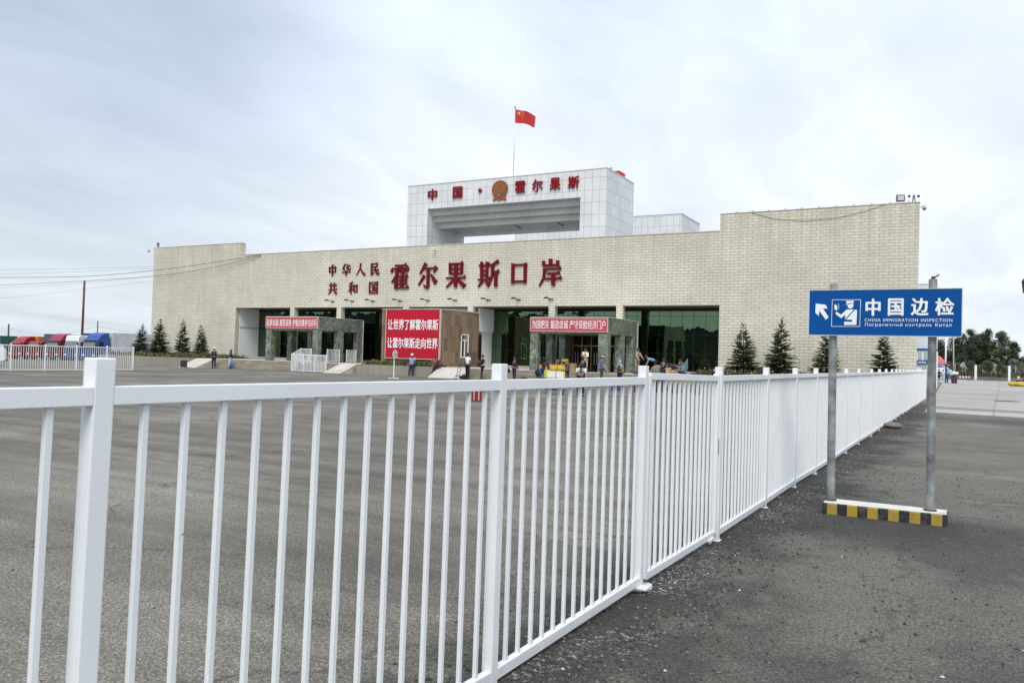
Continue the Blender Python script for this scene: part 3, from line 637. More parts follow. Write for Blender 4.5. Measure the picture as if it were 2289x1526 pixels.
# plants in the beds
def bed(name, boxes, n, mats, label_kind, hmin, hmax, seed, lw=0.05, flowers=()):
    r = random.Random(seed); mb = MB()
    for _ in range(n):
        x0, x1, y0, y1, z = r.choice(boxes)
        x = r.uniform(x0, x1); y = r.uniform(y0, y1); cl = 0.6 + 0.8 * max(0, noise.noise(Vector((x * 1.3, y * 1.3, seed))) + 0.4)
        h = r.uniform(hmin, hmax) * cl
        for k in range(3):
            a = r.uniform(0, 2 * PI); q = r.uniform(0.1, 0.5) * h; w_ = lw * r.uniform(0.6, 1.4)
            b0 = Vector((x + r.uniform(-.08, .08), y + r.uniform(-.08, .08), z)); t_ = b0 + Vector((math.cos(a) * q, math.sin(a) * q, h)); s_ = Vector((-math.sin(a), math.cos(a), 0)) * w_
            md = b0.lerp(t_, 0.55) + Vector((0, 0, 0.03))
            mb.add([b0 - s_ * 0.4, b0 + s_ * 0.4, md + s_, t_, md - s_], [(0, 1, 2, 3, 4)], r.randrange(len(mats)))
        if flowers and r.random() < flowers[0]:
            c_ = Vector((x, y, z + h * 0.95)); rr = r.uniform(0.04, 0.075)
            mi = len(mats) + r.randrange(len(flowers) - 1)
            mb.ell(c_, rr, rr, rr * 0.7, 6, 4, mi)
    o = mb.build(name, list(mats) + list(flowers[1:]), fix=False); struct(o, 'stuff'); return o
bed('flower_bed', [(-70.5, -57.8, 48.2, 54.3, 0.58), (-62, -57.8, 48.1, 50, 0.58)], 5200, ('grass', 'needle', 'drygrass'), '', 0.18, 0.5, 1, 0.05, (0.02, 'flower'))
bed('flower_bed', [(-39.1, -32.5, 47.85, 49.7, 0.60)], 1500, ('grass', 'grass', 'drygrass'), '', 0.18, 0.45, 2, 0.045, (0.05, 'flower_red', 'flower'))
bed('flower_bed', [(-14.1, -2.1, 48.9, 54.6, 0.68)], 3600, ('grass', 'leaf2'), '', 0.15, 0.5, 3, 0.05, (0.13, 'flower', 'flower', 'flower_red'))

# ---------------------------------------------------------------- green marble porches
def porch(x0, x1, label, side_label, open_l, open_r, sides, word, tx, board, doors):
    y0, y1 = 49.3, YF - 0.01
    p = thing('entrance_porch', label, 'porch', ((x0 + x1) / 2, y0, PZ), group='green marble entrance porches'); og = ((x0 + x1) / 2, y0, PZ)
    mb = MB(); mb.box(x0, x1, y0, y1, 3.30, 4.38); mb.build('canopy', 'marble', p, org=og, bevel=0.01)
    mb = MB()
    mb.box(x0 - 0.03, x1 + 0.03, y0 - 0.03, y1, 4.38, 4.42); mb.box(x1 + 0.002, x1 + 0.045, y1 - 0.07, y1 - 0.002, PZ, 4.38)
    mb.build('edge_trim', 'stone_cap', p, org=og)
    for (a, b_) in ((x0, open_l), (open_r, x1)):
        mb = MB(); mb.box(a, b_, y0, y0 + 0.46, PZ, 3.30); mb.build('pillar', 'marble', p, org=og, bevel=0.01)
    for (a, b_) in sides:
        for xa, xb in ((x0, x0 + 0.5), (x1 - 0.5, x1)):
            mb = MB(); mb.box(xa, xb, a, b_, PZ, 3.30); mb.build('pillar', 'marble', p, org=og, bevel=0.01)
    # vestibule: doors with brass frames in the plane of the hall wall
    mb = MB(); mb.box(x0 + 0.5, x1 - 0.5, YF + 0.2, YF + 0.25, PZ, 3.3); mb.build('door_glass', 'glass' if not doors else plain('dark_glass', (0.01, 0.012, 0.011), 0.08) if 'dark_glass' not in MATS else MATS['dark_glass'], p, org=og)
    mb = MB(); n = 6
    for k in range(n + 1):
        x = x0 + 0.6 + k * (x1 - x0 - 1.2) / n; mb.box(x - 0.03, x + 0.03, YF + 0.12, YF + 0.19, PZ, 3.25)
    mb.box(x0 + 0.6, x1 - 0.6, YF + 0.11, YF + 0.18, 2.55, 2.63); mb.build('door_frame', 'gold' if doors else 'dark', p, org=og)
    if doors:
        mb = MB()
        for k in range(n):
            x = x0 + 0.6 + (k + 0.5) * (x1 - x0 - 1.2) / n; mb.cyl((x - 0.1, YF + 0.06, 1.2), (x - 0.1, YF + 0.06, 2.1), 0.018, n=6); mb.cyl((x + 0.1, YF + 0.06, 1.2), (x + 0.1, YF + 0.06, 2.1), 0.018, n=6)
        mb.build('door_handles', 'alu', p, org=og)
    # banner fixed to the front beam
    bx0, bx1, bz0, bz1 = board
    bn = thing('slogan_banner', side_label, 'banner', ((bx0 + bx1) / 2, y0, bz0), group='red slogan banners on the porches'); bo = ((bx0 + bx1) / 2, y0, bz0)
    mb = MB(); mb.box(bx0, bx1, y0 - 0.07, y0 - 0.005, bz0, bz1); mb.build('board', 'banner', bn, org=bo)
    mb = MB()
    for a in ((bx0 - .02, bx1 + .02, bz1, bz1 + .035), (bx0 - .02, bx1 + .02, bz0 - .035, bz0)): mb.box(a[0], a[1], y0 - 0.08, y0 - 0.004, a[2], a[3])
    mb.box(bx0 - .035, bx0, y0 - .078, y0 - .004, bz0, bz1); mb.box(bx1, bx1 + .035, y0 - .078, y0 - .004, bz0, bz1)
    mb.build('frame', 'stone_cap', bn, org=bo)
    mb = MB()
    for wd, (a, b_) in zip(word, tx): letter(mb, wd, a, b_, 3.60, 4.19, y0 - 0.075, ((-0.009, 0), (0.009, 0)), 0.02)
    mb.build('lettering', 'white_letter', bn, org=bo, fix=False)
    return p
porch(-50.62, -44.85, 'green marble porch at the left bay, half hidden by grey white rails', 'long red slogan banner on the left porch above the white railings', -50.0, -45.42,
      ((51.8, 52.45), (54.3, 54.985)), ('追求卓越', '规范高效', '护航丝路争当尖兵'), ((-50.5, -49.15), (-49.02, -47.7), (-47.55, -44.95)), (-50.58, -44.9, 3.48, 4.35), False)
porch(-25.50, -19.72, 'green marble porch with brass framed doors at the right', 'long red slogan banner above the busy right porch', -24.9, -20.42,
      ((51.8, 52.45), (54.0, 54.985)), ('为国把关', '锻造忠诚', '严守亚欧经济门户'), ((-25.34, -24.04), (-23.92, -22.62), (-22.5, -19.9)), (-25.47, -19.78, 3.45, 4.30), True)

# ---------------------------------------------------------------- brown guardhouse with the big board
g = thing('guardhouse', 'flat roofed brown sandstone guardhouse behind the big red board', 'building', (-36, 50, 0)); go = (-36, 50, 0)
mb = MB(); poly = [(-38.95, 50.0), (-33.75, 50.0), (-33.3, 51.75), (-33.1, 54.98), (-38.95, 54.98)]
mb.prism(poly, 0.2, 5.02, 'z'); mb.build('wall', 'brown', g, org=go)
mb = MB(); mb.prism([(a + (0.03 if a > -35 else -0.03), b_ - (0.03 if b_ < 50.1 else 0)) for a, b_ in poly], 5.02, 5.07, 'z'); mb.build('roof', 'stone_cap', g, org=go)
# window on the slanting right wall
def gx(y): return -33.3 + (y - 51.75) / (54.98 - 51.75) * 0.2
wd = MB()
for (ya, yb, za, zb) in ((52.6, 52.68, 1.5, 3.28), (53.5, 53.58, 1.5, 3.28), (52.6, 53.58, 3.2, 3.28), (52.6, 53.58, 1.42, 1.5), (52.6, 53.58, 2.76, 2.84), (53.05, 53.12, 1.5, 2.76)):
    wd.box(gx(ya) - 0.05, gx(ya) + 0.05, ya, yb, za, zb)
f_ = wd.build('window', 'wall_white', g, org=go)
mb = MB(); mb.box(gx(52.6) - 0.2, gx(52.6) + 0.02, 52.68, 53.5, 1.5, 3.2); pn = mb.build('pane', 'glass', f_, org=go)
sb = thing('slogan_board', 'large square red slogan board with two lines of white characters', 'board', (-35.9, 49.9, 1.27)); so_ = (-35.9, 49.9, 1.27)
mb = MB(); mb.box(-38.38, -33.42, 49.82, 49.97, 1.27, 5.0); mb.build('board', 'red_board', sb, org=so_)
mb = MB()
mb.box(-38.42, -33.38, 49.80, 49.98, 5.0, 5.05); mb.box(-38.42, -33.38, 49.80, 49.98, 1.22, 1.27)
mb.box(-38.43, -38.38, 49.80, 49.98, 1.27, 5.0); mb.box(-33.42, -33.37, 49.80, 49.98, 1.27, 5.0); mb.build('frame', 'stone_cap', sb, org=so_)
mb = MB(); letter(mb, '让世界了解霍尔果斯', -38.22, -33.53, 3.42, 4.25, 49.815, BOLD, 0.03); mb.build('lettering', 'white_letter', sb, org=so_, fix=False); mb = MB(); letter(mb, '让霍尔果斯走向世界', -38.22, -33.53, 2.02, 2.84, 49.815, BOLD, 0.03)
mb.build('lettering', 'white_letter', sb, org=so_, fix=False)

# ================================================================ GREY GATE TOWER BEHIND
tw = thing('gate_tower', 'grey panelled gateway block with national emblem rising behind the hall', 'tower', (-35, 61, 9.5)); to = (-35, 61, 9.5)
TX0, TX1, TY0, TY1, TZ = -44.95, -24.9, 61.0, 67.45, 17.34
mb = MB()
mb.box(TX0, -42.635, TY0, TY1, 9.5, 15.09); mb.box(-27.21, TX1, TY0, TY1, 9.5, 15.09); mb.box(TX0, TX1, TY0, TY1, 15.09, TZ)
mb.build('frame', 'panel', tw, org=to)
mb = MB(); mb.box(TX0 - .04, TX1 + .04, TY0 - .04, TY1 + .04, TZ, TZ + .07); mb.build('coping', plain('tower_cap', (0.62, 0.64, 0.65)), tw, org=to)
for ya, yb, z in ((61.67, 62.17, 14.55), (62.17, 62.67, 14.04), (62.67, 63.2, 13.52)):
    mb = MB(); mb.box(-42.634, -27.211, ya, yb - 0.001, z, 15.085); mb.build('stepped_beam', coursed('beam_panel%d' % int(z * 10), (0.60, 0.61, 0.58), (0.62, 0.63, 0.60), (0.34, 0.34, 0.33), 0.7, 30, 0.008, offset=0), tw, org=to)
mb = MB(); mb.box(-42.634, -27.211, 66.3, 67.44, 13.42, 15.085); mb.build('rear_beam', coursed('rear_panel', (0.82, 0.86, 0.87), (0.85, 0.88, 0.90), (0.5, 0.5, 0.5), 0.35, 30, 0.01, offset=0), tw, org=to)
mb = MB()
for x in (-35.6, -31.2):
    mb.cyl((x, 63.25, 14.0), (x, 66.25, 13.75), 0.05, n=6); mb.cyl((x - 0.3, 64.7, 15.0), (x, 64.7, 13.85), 0.04, n=5); mb.cyl((x + 0.3, 64.7, 15.0), (x, 64.7, 13.85), 0.04, n=5); mb.cyl((x, 64.7, 15.0), (x, 64.7, 13.85), 0.03, n=5)
mb.build('truss', 'dark', tw, org=to)
for ch, cx, cz in zip('中国霍尔果斯', (-42.09, -39.34, -32.92, -31.23, -29.55, -27.83), (16.37,) * 6):
    mb = MB(); letter(mb, ch, cx - 0.52, cx + 0.52, cz - 0.53, cz + 0.53, TY0 - 0.04, HEAVY, 0.12)
    mb.build('tower_character', 'red_letter2', tw, org=to, fix=False)
mb = MB(); mb.cyl((-36.96, TY0 - 0.2, 16.36), (-36.96, TY0 - 0.02, 16.36), 0.17, n=14); mb.build('dot', 'red_letter2', tw, org=to)
# national emblem: gold wreath, red field, five stars, gate, cogwheel and red ribbon
M['em_gold'] = noisy('aged_gilding', (0.20, 0.13, 0.05), 0.2, 6, 0.6, metal=0.2)
M['em_red'] = noisy('emblem_red', (0.33, 0.07, 0.025), 0.2, 5, 0.6)
ec = (-34.94, 16.32)
em = MB(); pts = [(ec[0] + 0.80 * math.cos(a * PI / 20), ec[1] + 0.80 * math.sin(a * PI / 20)) for a in range(40)]
em.prism(pts, TY0 - 0.12, TY0 - 0.01, 'y')
em.prism([(ec[0] - .55, ec[1] - .62), (ec[0] - .68, ec[1] - .98), (ec[0] - .3, ec[1] - .88), (ec[0], ec[1] - .98), (ec[0] + .3, ec[1] - .88), (ec[0] + .68, ec[1] - .98), (ec[0] + .55, ec[1] - .62)], TY0 - 0.14, TY0 - 0.005, 'y', 1)
em.prism([(ec[0] + 0.60 * math.cos(a * PI / 20), ec[1] + 0.03 + 0.60 * math.sin(a * PI / 20)) for a in range(40)], TY0 - 0.15, TY0 - 0.11, 'y', 1)
def star(mb, cx, cz, r, y0, y1, mi, rot=0):
    p = []
    for k in range(10):
        a = PI / 2 + rot + k * PI / 5; q = r if k % 2 == 0 else r * 0.4
        p.append((cx + q * math.cos(a), cz + q * math.sin(a)))
    mb.prism(p, y0, y1, 'y', mi)
star(em, ec[0], ec[1] + 0.36, 0.17, TY0 - .18, TY0 - .14, 0)
for k, (dx, dz) in enumerate(((-.34, .12), (-.18, .02), (.18, .02), (.34, .12))): star(em, ec[0] + dx, ec[1] + dz, 0.07, TY0 - .18, TY0 - .14, 0)
em.box(ec[0] - .32, ec[0] + .32, TY0 - .18, TY0 - .14, ec[1] - .28, ec[1] - .14, 0)
em.prism([(ec[0] - .40, ec[1] - .14), (ec[0] + .40, ec[1] - .14), (ec[0] + .28, ec[1] - .05), (ec[0] - .28, ec[1] - .05)], TY0 - .19, TY0 - .145, 'y', 0)
em.box(ec[0] - .45, ec[0] + .45, TY0 - .17, TY0 - .14, ec[1] - .36, ec[1] - .30, 0)
em.prism([(ec[0] + 0.2 * math.cos(a * PI / 8), ec[1] - .56 + 0.2 * math.sin(a * PI / 8)) for a in range(16)], TY0 - .2, TY0 - .13, 'y', 0)
for k in range(24):
    a = math.radians(-55 + k * 290 / 23); em.ell((ec[0] + .70 * math.cos(a), TY0 - .13, ec[1] + .70 * math.sin(a)), .07, .035, .07, 6, 4, 0)
em.build('national_emblem', ['em_gold', 'em_red'], tw, org=to)

# second lower grey block further back
gb = thing('rear_roof_block', 'lower grey panelled roof block seen to the right of the tower', 'building', (-34, 80, 9.5)); gbo = (-34, 80, 9.5)
mb = MB(); mb.box(-43.76, -24.3, 80, 86.8, 9.5, 16.8); mb.build('wall', 'panel', gb, org=gbo)
mb = MB(); mb.box(-43.8, -24.26, 79.96, 86.84, 16.8, 16.87); mb.build('coping', MATS['tower_cap'], gb, org=gbo)

# flags
def flag(name, x, y, z0, z1, label, fx, fz, droop, ps):
    p = thing('flagpole', label[0], 'flagpole', (x, y, z0))
    mb = MB(); mb.cyl((0, 0, 0), (0, 0, z1 - z0), 0.05, 0.028, n=8); mb.build('pole', 'alu', p, smooth=True)
    mb = MB(); mb.ell((0, 0, z1 - z0 + 0.05), 0.08, 0.08, 0.08, 8, 6); mb.build('finial', 'dark', p, smooth=True)
    nx, nz = 18, 12; vs = []; fs = []
    def pt(u, v):
        X = fx * (u - 0.06 * u * u); wv = 0.16 * math.sin(u * 8 + v * 1.5) * u ** 0.6
        Z = -v * fz * (1 - 0.12 * u) - droop * (u ** 1.2) - 0.08 * math.sin(u * 7 + 1) * u
        return Vector((x + 0.03 + X, y + wv, z1 - 0.12 + Z))
    for j in range(nz + 1):
        for i in range(nx + 1): vs.append(pt(i / nx, j / nz))
    for j in range(nz):
        for i in range(nx): a = j * (nx + 1) + i; fs.append((a, a + 1, a + nx + 2, a + nx + 1))
    mb = MB(); mb.add(vs, fs); o_ = len(mb.v)
    def fstar(cu, cv, r_, rot):
        c_ = pt(cu, cv) + Vector((0, -0.02, 0)); ps_ = []
        for k in range(10):
            a = PI / 2 + rot + k * PI / 5; q = r_ if k % 2 == 0 else r_ * 0.4
            ps_.append(pt(cu + q * math.cos(a) / 1.5, cv - q * math.sin(a)) + Vector((0, -0.015, 0)))
        n_ = len(ps_); mb.add([c_] + ps_, [(0, 1 + k, 1 + (k + 1) % n_) for k in range(n_)], 1)
    if ps:
        fstar(0.17, 0.25, 0.16, 0)
        for cu, cv, ro in ((0.33, 0.10, 0.4), (0.40, 0.20, 0.1), (0.40, 0.35, -0.2), (0.33, 0.45, -0.4)): fstar(cu, cv, 0.06, ro)
    f = mb.build('flag', [M['flagred'], M['flagyellow']], fix=False, smooth=True, org=(x, y, z1)); f.location = (x, y, z1)
    tag(f, label[1], 'flag')
M['flagred'] = noisy('flag_red', (0.46, 0.018, 0.018), 0.12, 2, 0.7); M['flagyellow'] = plain('flag_yellow', (0.75, 0.5, 0.05))
flag('a', -35.33, 64.0, 17.34, 24.45, ('tall thin flagpole on the middle of the grey tower', 'red flag with five yellow stars flying above the grey tower'), 2.15, 1.25, 0.75, True)
flag('b', -26.9, 66.9, 17.34, 18.75, ('short flagpole behind the right corner of the grey tower', 'drooping red flag behind the right corner of the tower'), 1.35, 0.75, 0.35, False)

# roof-edge cameras and floodlights
def floodlight(x, y, z, rz, label):
    t_ = thing('floodlight', label, 'floodlight', (x, y, z), rz); t_.scale = (.82, .82, .9)
    mb = MB(); mb.box(-0.28, 0.28, -0.12, 0.12, 0.12, 0.58); mb.build('housing', 'dark', t_, bevel=0.01)
    mb = MB(); mb.box(-0.22, 0.22, -0.14, -0.121, 0.18, 0.52); mb.build('lens', plain('lamp_lens', (0.5, 0.52, 0.5), 0.2) if 'lamp_lens' not in MATS else MATS['lamp_lens'], t_)
    mb = MB(); mb.box(-0.33, 0.33, -0.03, 0.03, 0, 0.05); mb.box(-0.33, -0.29, -0.03, 0.03, 0.05, 0.4); mb.box(0.29, 0.33, -0.03, 0.03, 0.05, 0.4); mb.build('bracket', 'alu', t_)
floodlight(-2.8, 55.2, 11.89, 0.25, 'dark square floodlight on the right end of the parapet')
floodlight(-72.5, 55.2, 11.88, -0.7, 'dark floodlight tilted on the left end of the parapet')
def camera_cctv(x, y, z, rz, label, dome, post=0.0):
    t_ = thing('security_camera', label, 'security camera', (x, y, z), rz)
    if dome:
        mb = MB(); mb.cyl((0, 0, 0), (0, -0.45, 0.0), 0.035, n=8); mb.cyl((0, -0.45, 0.05), (0, -0.45, -0.12), 0.12, n=12); mb.build('arm', 'white_paint', t_)
        mb = MB(); mb.ell((0, -0.45, -0.14), 0.115, 0.115, 0.13, 12, 8); mb.build('dome', plain('smoked_dome', (0.15, 0.15, 0.16), 0.2) if 'smoked_dome' not in MATS else MATS['smoked_dome'], t_, smooth=True)
    else:
        mb = MB(); mb.cyl((-.08, 0, 0), (-.04, 0, post), 0.03, n=6); mb.cyl((.08, 0, 0), (.04, 0, post), 0.03, n=6)
        if post < 0.1: mb.cyl((0, 0.25, 0), (0, 0, 0.05), 0.025, n=6)
        mb.build('bracket', 'dark' if post > 0.1 else 'alu', t_)
        mb = MB(); mb.bar((0, 0.12, post + 0.05), (0, -0.26, post + 0.17), 0.12, 0.12); mb.build('body', 'alu' if post > 0.1 else 'white_paint', t_)
        if post > 0.1:
            mb = MB(); mb.box(-.33, -.2, -.03, .05, post, post + .14); mb.box(.2, .33, -.03, .05, post, post + .14); mb.build('infrared_lamp', 'dark', t_)
camera_cctv(-2.05, 55.2, 11.89, 0.3, 'pan camera on two legs at the right parapet corner', False, 0.32)
camera_cctv(-1.7, 55.1, 11.55, 0.6, 'domed camera on the right top corner of the hall', True)
camera_cctv(-73.1, 55.1, 11.66, -0.9, 'domed camera on the left top corner of the hall', True)
camera_cctv(-72.95, 55.2, 10.3, -0.9, 'small camera on the left edge of the hall', False)
camera_cctv(-37.46, 54.75, 10.2, 0.2, 'small white camera above the red characters', False)

# cables across the left
def cable(pts, r_, label):
    P_ = []
    for i in range(len(pts) - 1):
        p0 = Vector(pts[max(i - 1, 0)]); p1 = Vector(pts[i]); p2 = Vector(pts[i + 1]); p3 = Vector(pts[min(i + 2, len(pts) - 1)])
        for k in range(6):
            t_ = k / 6; P_.append(0.5 * ((2 * p1) + (-p0 + p2) * t_ + (2 * p0 - 5 * p1 + 4 * p2 - p3) * t_ ** 2 + (-p0 + 3 * p1 - 3 * p2 + p3) * t_ ** 3))
    P_.append(Vector(pts[-1])); mb = MB(); mb.tube(P_, r_, 5)
    tag(mb.build('overhead_cable', 'dark', smooth=True), label, 'cable', 'overhead cables at the left')
y = 54.5
cable([(-118, y, 9.6), (-99.9, y, 9.32), (-83.8, y, 9.09), (-72.0, y, 9.45), (-63.8, y, 9.95), (-57.4, 54.9, 10.60)], 0.024, 'thick dark cable rising to the parapet of the hall, upper one')
cable([(-118, y, 8.7), (-99.9, y, 8.43), (-83.8, y, 8.59), (-72.0, y, 8.87), (-63.8, y, 9.46), (-57.4, 54.9, 10.56)], 0.018, 'thinner dark cable rising to the parapet of the hall, lower one')
cable([(-118, y, 10.6), (-99.9, y, 10.26), (-85, y, 9.98), (-72.9, 55.2, 9.95)], 0.009, 'highest thin wire running to the left edge of the hall')
cable([(-118, y, 10.1), (-99.9, y, 9.77), (-85, y, 9.65), (-72.9, 55.2, 9.76)], 0.009, 'thin wire just below the highest one at the left')
cable([(-118, y, 8.4), (-99.9, y, 8.11), (-85, y, 8.35), (-72.9, 55.2, 8.93)], 0.009, 'thin wire crossing the brown pole near its top')
cable([(-118, y, 6.5), (-99.9, y, 6.82), (-85, y, 7.6), (-72.9, 55.2, 8.5)], 0.007, 'lowest thin wire climbing to the left edge of the hall')
mb = MB(); mb.tube([(-11.84, 54.97, 11.8), (-10.37, 54.96, 11.31), (-8.5, 54.96, 11.08), (-6.47, 54.96, 11.14), (-4.89, 54.96, 11.45), (-3.7, 54.97, 11.8)], 0.011, 5)
tag(mb.build('hanging_cable', 'dark'), 'dark cable sagging over the tiles below the right parapet', 'cable')
# ================================================================ WHITE STEEL FENCES
WP = 'white_paint'
def fence(name, label, cat, posts, group=None, top=1.565, rt=1.487, rb=1.435, br=(0.05, 0.105), n=14, ps=0.062, lean=None, bev=0.0025, limit=10 ** 9, pk=0.022, rw=0.042, plates=False, brdrop=None, endposts=True, thick=1.0, rnd=0.0):
    """posts: list of (x, y); every post, rail and picket is a part"""
    bx, by = posts[0]; og = (bx, by, 0); t_ = thing(name, label, cat, og, group=group)
    lean = lean or [0] * len(posts); RV = Vector((0.877, 0.479, 0)); rr = random.Random(len(posts) + int(abs(bx) * 10))
    cnt = 0; rest = MB(); k_ = PI / 2
    def base(i, f=0.0):
        j = min(i + 1, len(posts) - 1); x = posts[i][0] * (1 - f) + posts[j][0] * f; y = posts[i][1] * (1 - f) + posts[j][1] * f
        return Vector((x, y, gz(x))), (lean[i] * (1 - f) + lean[j] * f)
    for i in range(len(posts)):
        if not endposts and i in (0, len(posts) - 1): continue
        p, l = base(i); mb = MB(); b0 = p - RV * l * top; d = Vector(posts[min(i + 1, len(posts) - 1)]) - Vector(posts[max(i - 1, 0)]); d.normalize()
        d3 = Vector((d.x, d.y, 0)); s3 = Vector((d.y, -d.x, 0)); h = ps / 2
        vs = [q + d3 * a * h + s3 * c * h for q in (b0, p + Vector((0, 0, top))) for a, c in ((-1, -1), (1, -1), (1, 1), (-1, 1))]
        mb.add(vs, [(0, 1, 2, 3), (7, 6, 5, 4), (0, 4, 5, 1), (1, 5, 6, 2), (2, 6, 7, 3), (3, 7, 4, 0)])
        if plates: mb.box(p.x - .045, p.x + .045, p.y - .045, p.y + .045, p.z, p.z + .008)
        mb.build('post', WP, t_, org=og, bevel=bev * 1.6 if bev else 0)
    for i in range(len(posts) - 1):
        a, la = base(i); b_, lb = base(i + 1); d = (b_ - a).normalized(); s3 = Vector((d.y, -d.x, 0)); off = s3 * (ps / 2 - rw / 2 - 0.001)
        if abs(d.x) > abs(d.y): off = s3 * (ps / 2 - rw / 2 - 0.001)
        e0, e1 = a + d * (ps / 2), b_ - d * (ps / 2)
        for nm, z0, z1 in (('top_rail', rb, rt), ('bottom_rail', br[0], br[1])):
            dr = [Vector((0, 0, -(brdrop[j] if brdrop and nm == 'bottom_rail' else 0))) for j in (i, i + 1)]
            mb = MB(); zz = Vector((0, 0, (z0 + z1) / 2)); sh = lambda l: -RV * l * (top - (z0 + z1) / 2)
            mb.bar(e0 + zz + off + sh(la) + dr[0], e1 + zz + off + sh(lb) + dr[1], rw, z1 - z0); mb.build(nm, WP, t_, org=og, bevel=bev)
        for k in range(1, n + 1):
            f = k / (n + 1); p = a.lerp(b_, f) + off; l = la * (1 - f) + lb * f
            j0 = d * rr.uniform(-rnd, rnd)
            lo = p - RV * l * top + Vector((0, 0, br[1] - 0.003)) + j0; hi = p - RV * l * (top - rb) * 0.3 + Vector((0, 0, rb + 0.003))
            dq = (brdrop[i] * (1 - f) + brdrop[i + 1] * f) if brdrop else 0
            lo = p - RV * l * (top - br[1]) + Vector((0, 0, br[1] - 0.003 - dq)) + j0; hi = p - RV * l * (top - rb) + Vector((0, 0, rb + 0.003))
            mb = MB() if cnt < limit else rest
            mb.bar(lo, hi, pk, pk * thick, up=d if True else None)
            if cnt < limit: mb.build('picket', WP, t_, org=og, bevel=0.0015 if bev else 0)
            cnt += 1
    if rest.v:
        o = rest.build('pickets', WP, t_, org=og); o['kind'] = 'stuff'
    return t_
near = [(-2.255, -2.76), (-2.151, -0.66), (-2.047, 1.39), (-1.944, 3.44), (-1.872, 5.36)]
fence('steel_fence', 'nearest white steel fence with thick posts running out of the left edge', 'fence', near, lean=[.02, .02, .02, .004, .002], rnd=0.003, ps=.059, pk=.0195, brdrop=[.035, .035, .035, .035, .0])
# the gate leaf
gp = [(-1.868, 5.43), (-1.832, 7.20)]; og = (-1.868, 5.43, 0)
gt = thing('gate', 'white steel gate leaf on a caster in the fence', 'gate', og)
for (x, y), z0 in ((gp[0], 0.075), (gp[1], 0.075)):
    mb = MB(); mb.box(x - .02, x + .03, y - .022, y + .022, z0, 1.50); mb.build('stile', WP, gt, org=og, bevel=.003)
a, b_ = Vector((*gp[0], 0)), Vector((*gp[1], 0)); dd = (b_ - a).normalized()
for nm, za, zb, h in (('top_rail', 1.492, 1.462, .05), ('bottom_rail', .085, .075, .055)):
    mb = MB(); mb.bar(a + dd * .023 + Vector((.005, 0, za)), b_ - dd * .023 + Vector((.005, 0, zb)), .042, h); mb.build(nm, WP, gt, org=og, bevel=.003)
for k in range(1, 15):
    p = a.lerp(b_, k / 15) + Vector((.008, 0, 0)); j = R.uniform(-.012, .012); mb = MB(); mb.bar(p + Vector((0, j, .1)), p + Vector((0, j * .2, 1.455 - .02 * k / 15)), .021, .021, up=(0, 1, 0)); mb.build('picket', WP, gt, org=og)
for z in (1.15, .25):
    mb = MB(); mb.cyl((-1.905, 5.395, z), (-1.905, 5.395, z + .13), .014, n=8); mb.box(-1.93, -1.88, 5.37, 5.43, z + .02, z + .10); mb.build('hinge', WP, gt, org=og)
mb = MB(); mb.box(-1.84, -1.80, 7.225, 7.232, .78, .92); mb.build('latch', 'dark', gt, org=og)
mb = MB(); mb.box(-1.85, -1.79, 6.98, 7.12, .04, .06); mb.prism([(7.0, .045), (7.1, .045), (7.06, -.01 + .02), (7.03, .01)], -1.835, -1.805, 'x'); cs = mb.build('caster', WP, gt, org=og)
mb = MB(); mb.cyl((-1.85, 5.45, .001), (-1.85, 5.45, .03), .05, n=8); mb.box(-1.94, -1.78, 5.26, 5.36, .035, .048); mb.build('foot_plate', WP, gt, org=og, bevel=.002)
ys = [7.27, 9.24, 11.04, 12.6, 14.2, 16.02, 18.03, 20.27, 22.33, 24.29, 25.98, 27.59, 29.26, 30.92, 32.64, 34.43, 36.28, 38.15, 39.9, 41.7, 43.6, 45.5, 47.5]
fence('steel_fence', 'long white steel fence running straight back from the gate towards the hall', 'fence', [(-1.975 + 0.0198 * y + 0.012 * math.sin(y), y) for y in ys], bev=0.002, limit=100, n=14, pk=.022, rw=.045, plates=True, rnd=0.008)
# fence round the truck yard at the left
fence('steel_fence', 'low white steel fence in front of the parked trucks', 'fence', [(-46.1 , y) for y in (21.9, 23.9, 25.9, 27.84, 29.75, 31.73, 33.55)], bev=0, limit=100, n=13, pk=.021, ps=.075, rw=.045)
# railings round the left porch
fence('steel_railing', 'white railing panel standing on the asphalt before the left porch', 'railing', [(-45.0, 46.6), (-43.75, 46.6), (-42.6, 46.6), (-41.5, 46.6)], bev=0, n=7, pk=.035, top=1.36, rt=1.33, rb=1.27, group='white railings at the left porch')
fence('steel_railing', 'white railing panel going up the steps at the left porch', 'railing', [(-45.05, 46.75), (-45.05, 47.9)], bev=0, n=7, pk=.035, top=1.4, rt=1.36, rb=1.3, group='white railings at the left porch')
def rail_up(pts, label, h=1.05, n=9):
    og = pts[0]; t_ = thing('steel_railing', label, 'railing', og, group='white railings at the left porch')
    for i in range(len(pts)):
        p = Vector(pts[i]); mb = MB(); mb.bar(p, p + Vector((0, 0, h + .06)), .06, .06, up=(0, 1, 0)); mb.build('post', WP, t_, org=og)
    for i in range(len(pts) - 1):
        a, b_ = Vector(pts[i]), Vector(pts[i + 1]); U = Vector((0, 0, 1))
        mb = MB(); mb.bar(a + U * h, b_ + U * h, .045, .05); mb.build('top_rail', WP, t_, org=og)
        mb = MB(); mb.bar(a + U * .1, b_ + U * .1, .045, .05); mb.build('bottom_rail', WP, t_, org=og)
        for k in range(1, n): mb = MB(); q = a.lerp(b_, k / n); mb.bar(q + U * .12, q + U * (h - .02), .03, .03, up=(0, 1, 0)); mb.build('picket', WP, t_, org=og)
rail_up([(-45.2, 47.0, .35), (-45.5, 48.1, PZ + .012), (-44.4, 48.1, PZ + .012)], 'white handrail climbing the steps to the left porch')
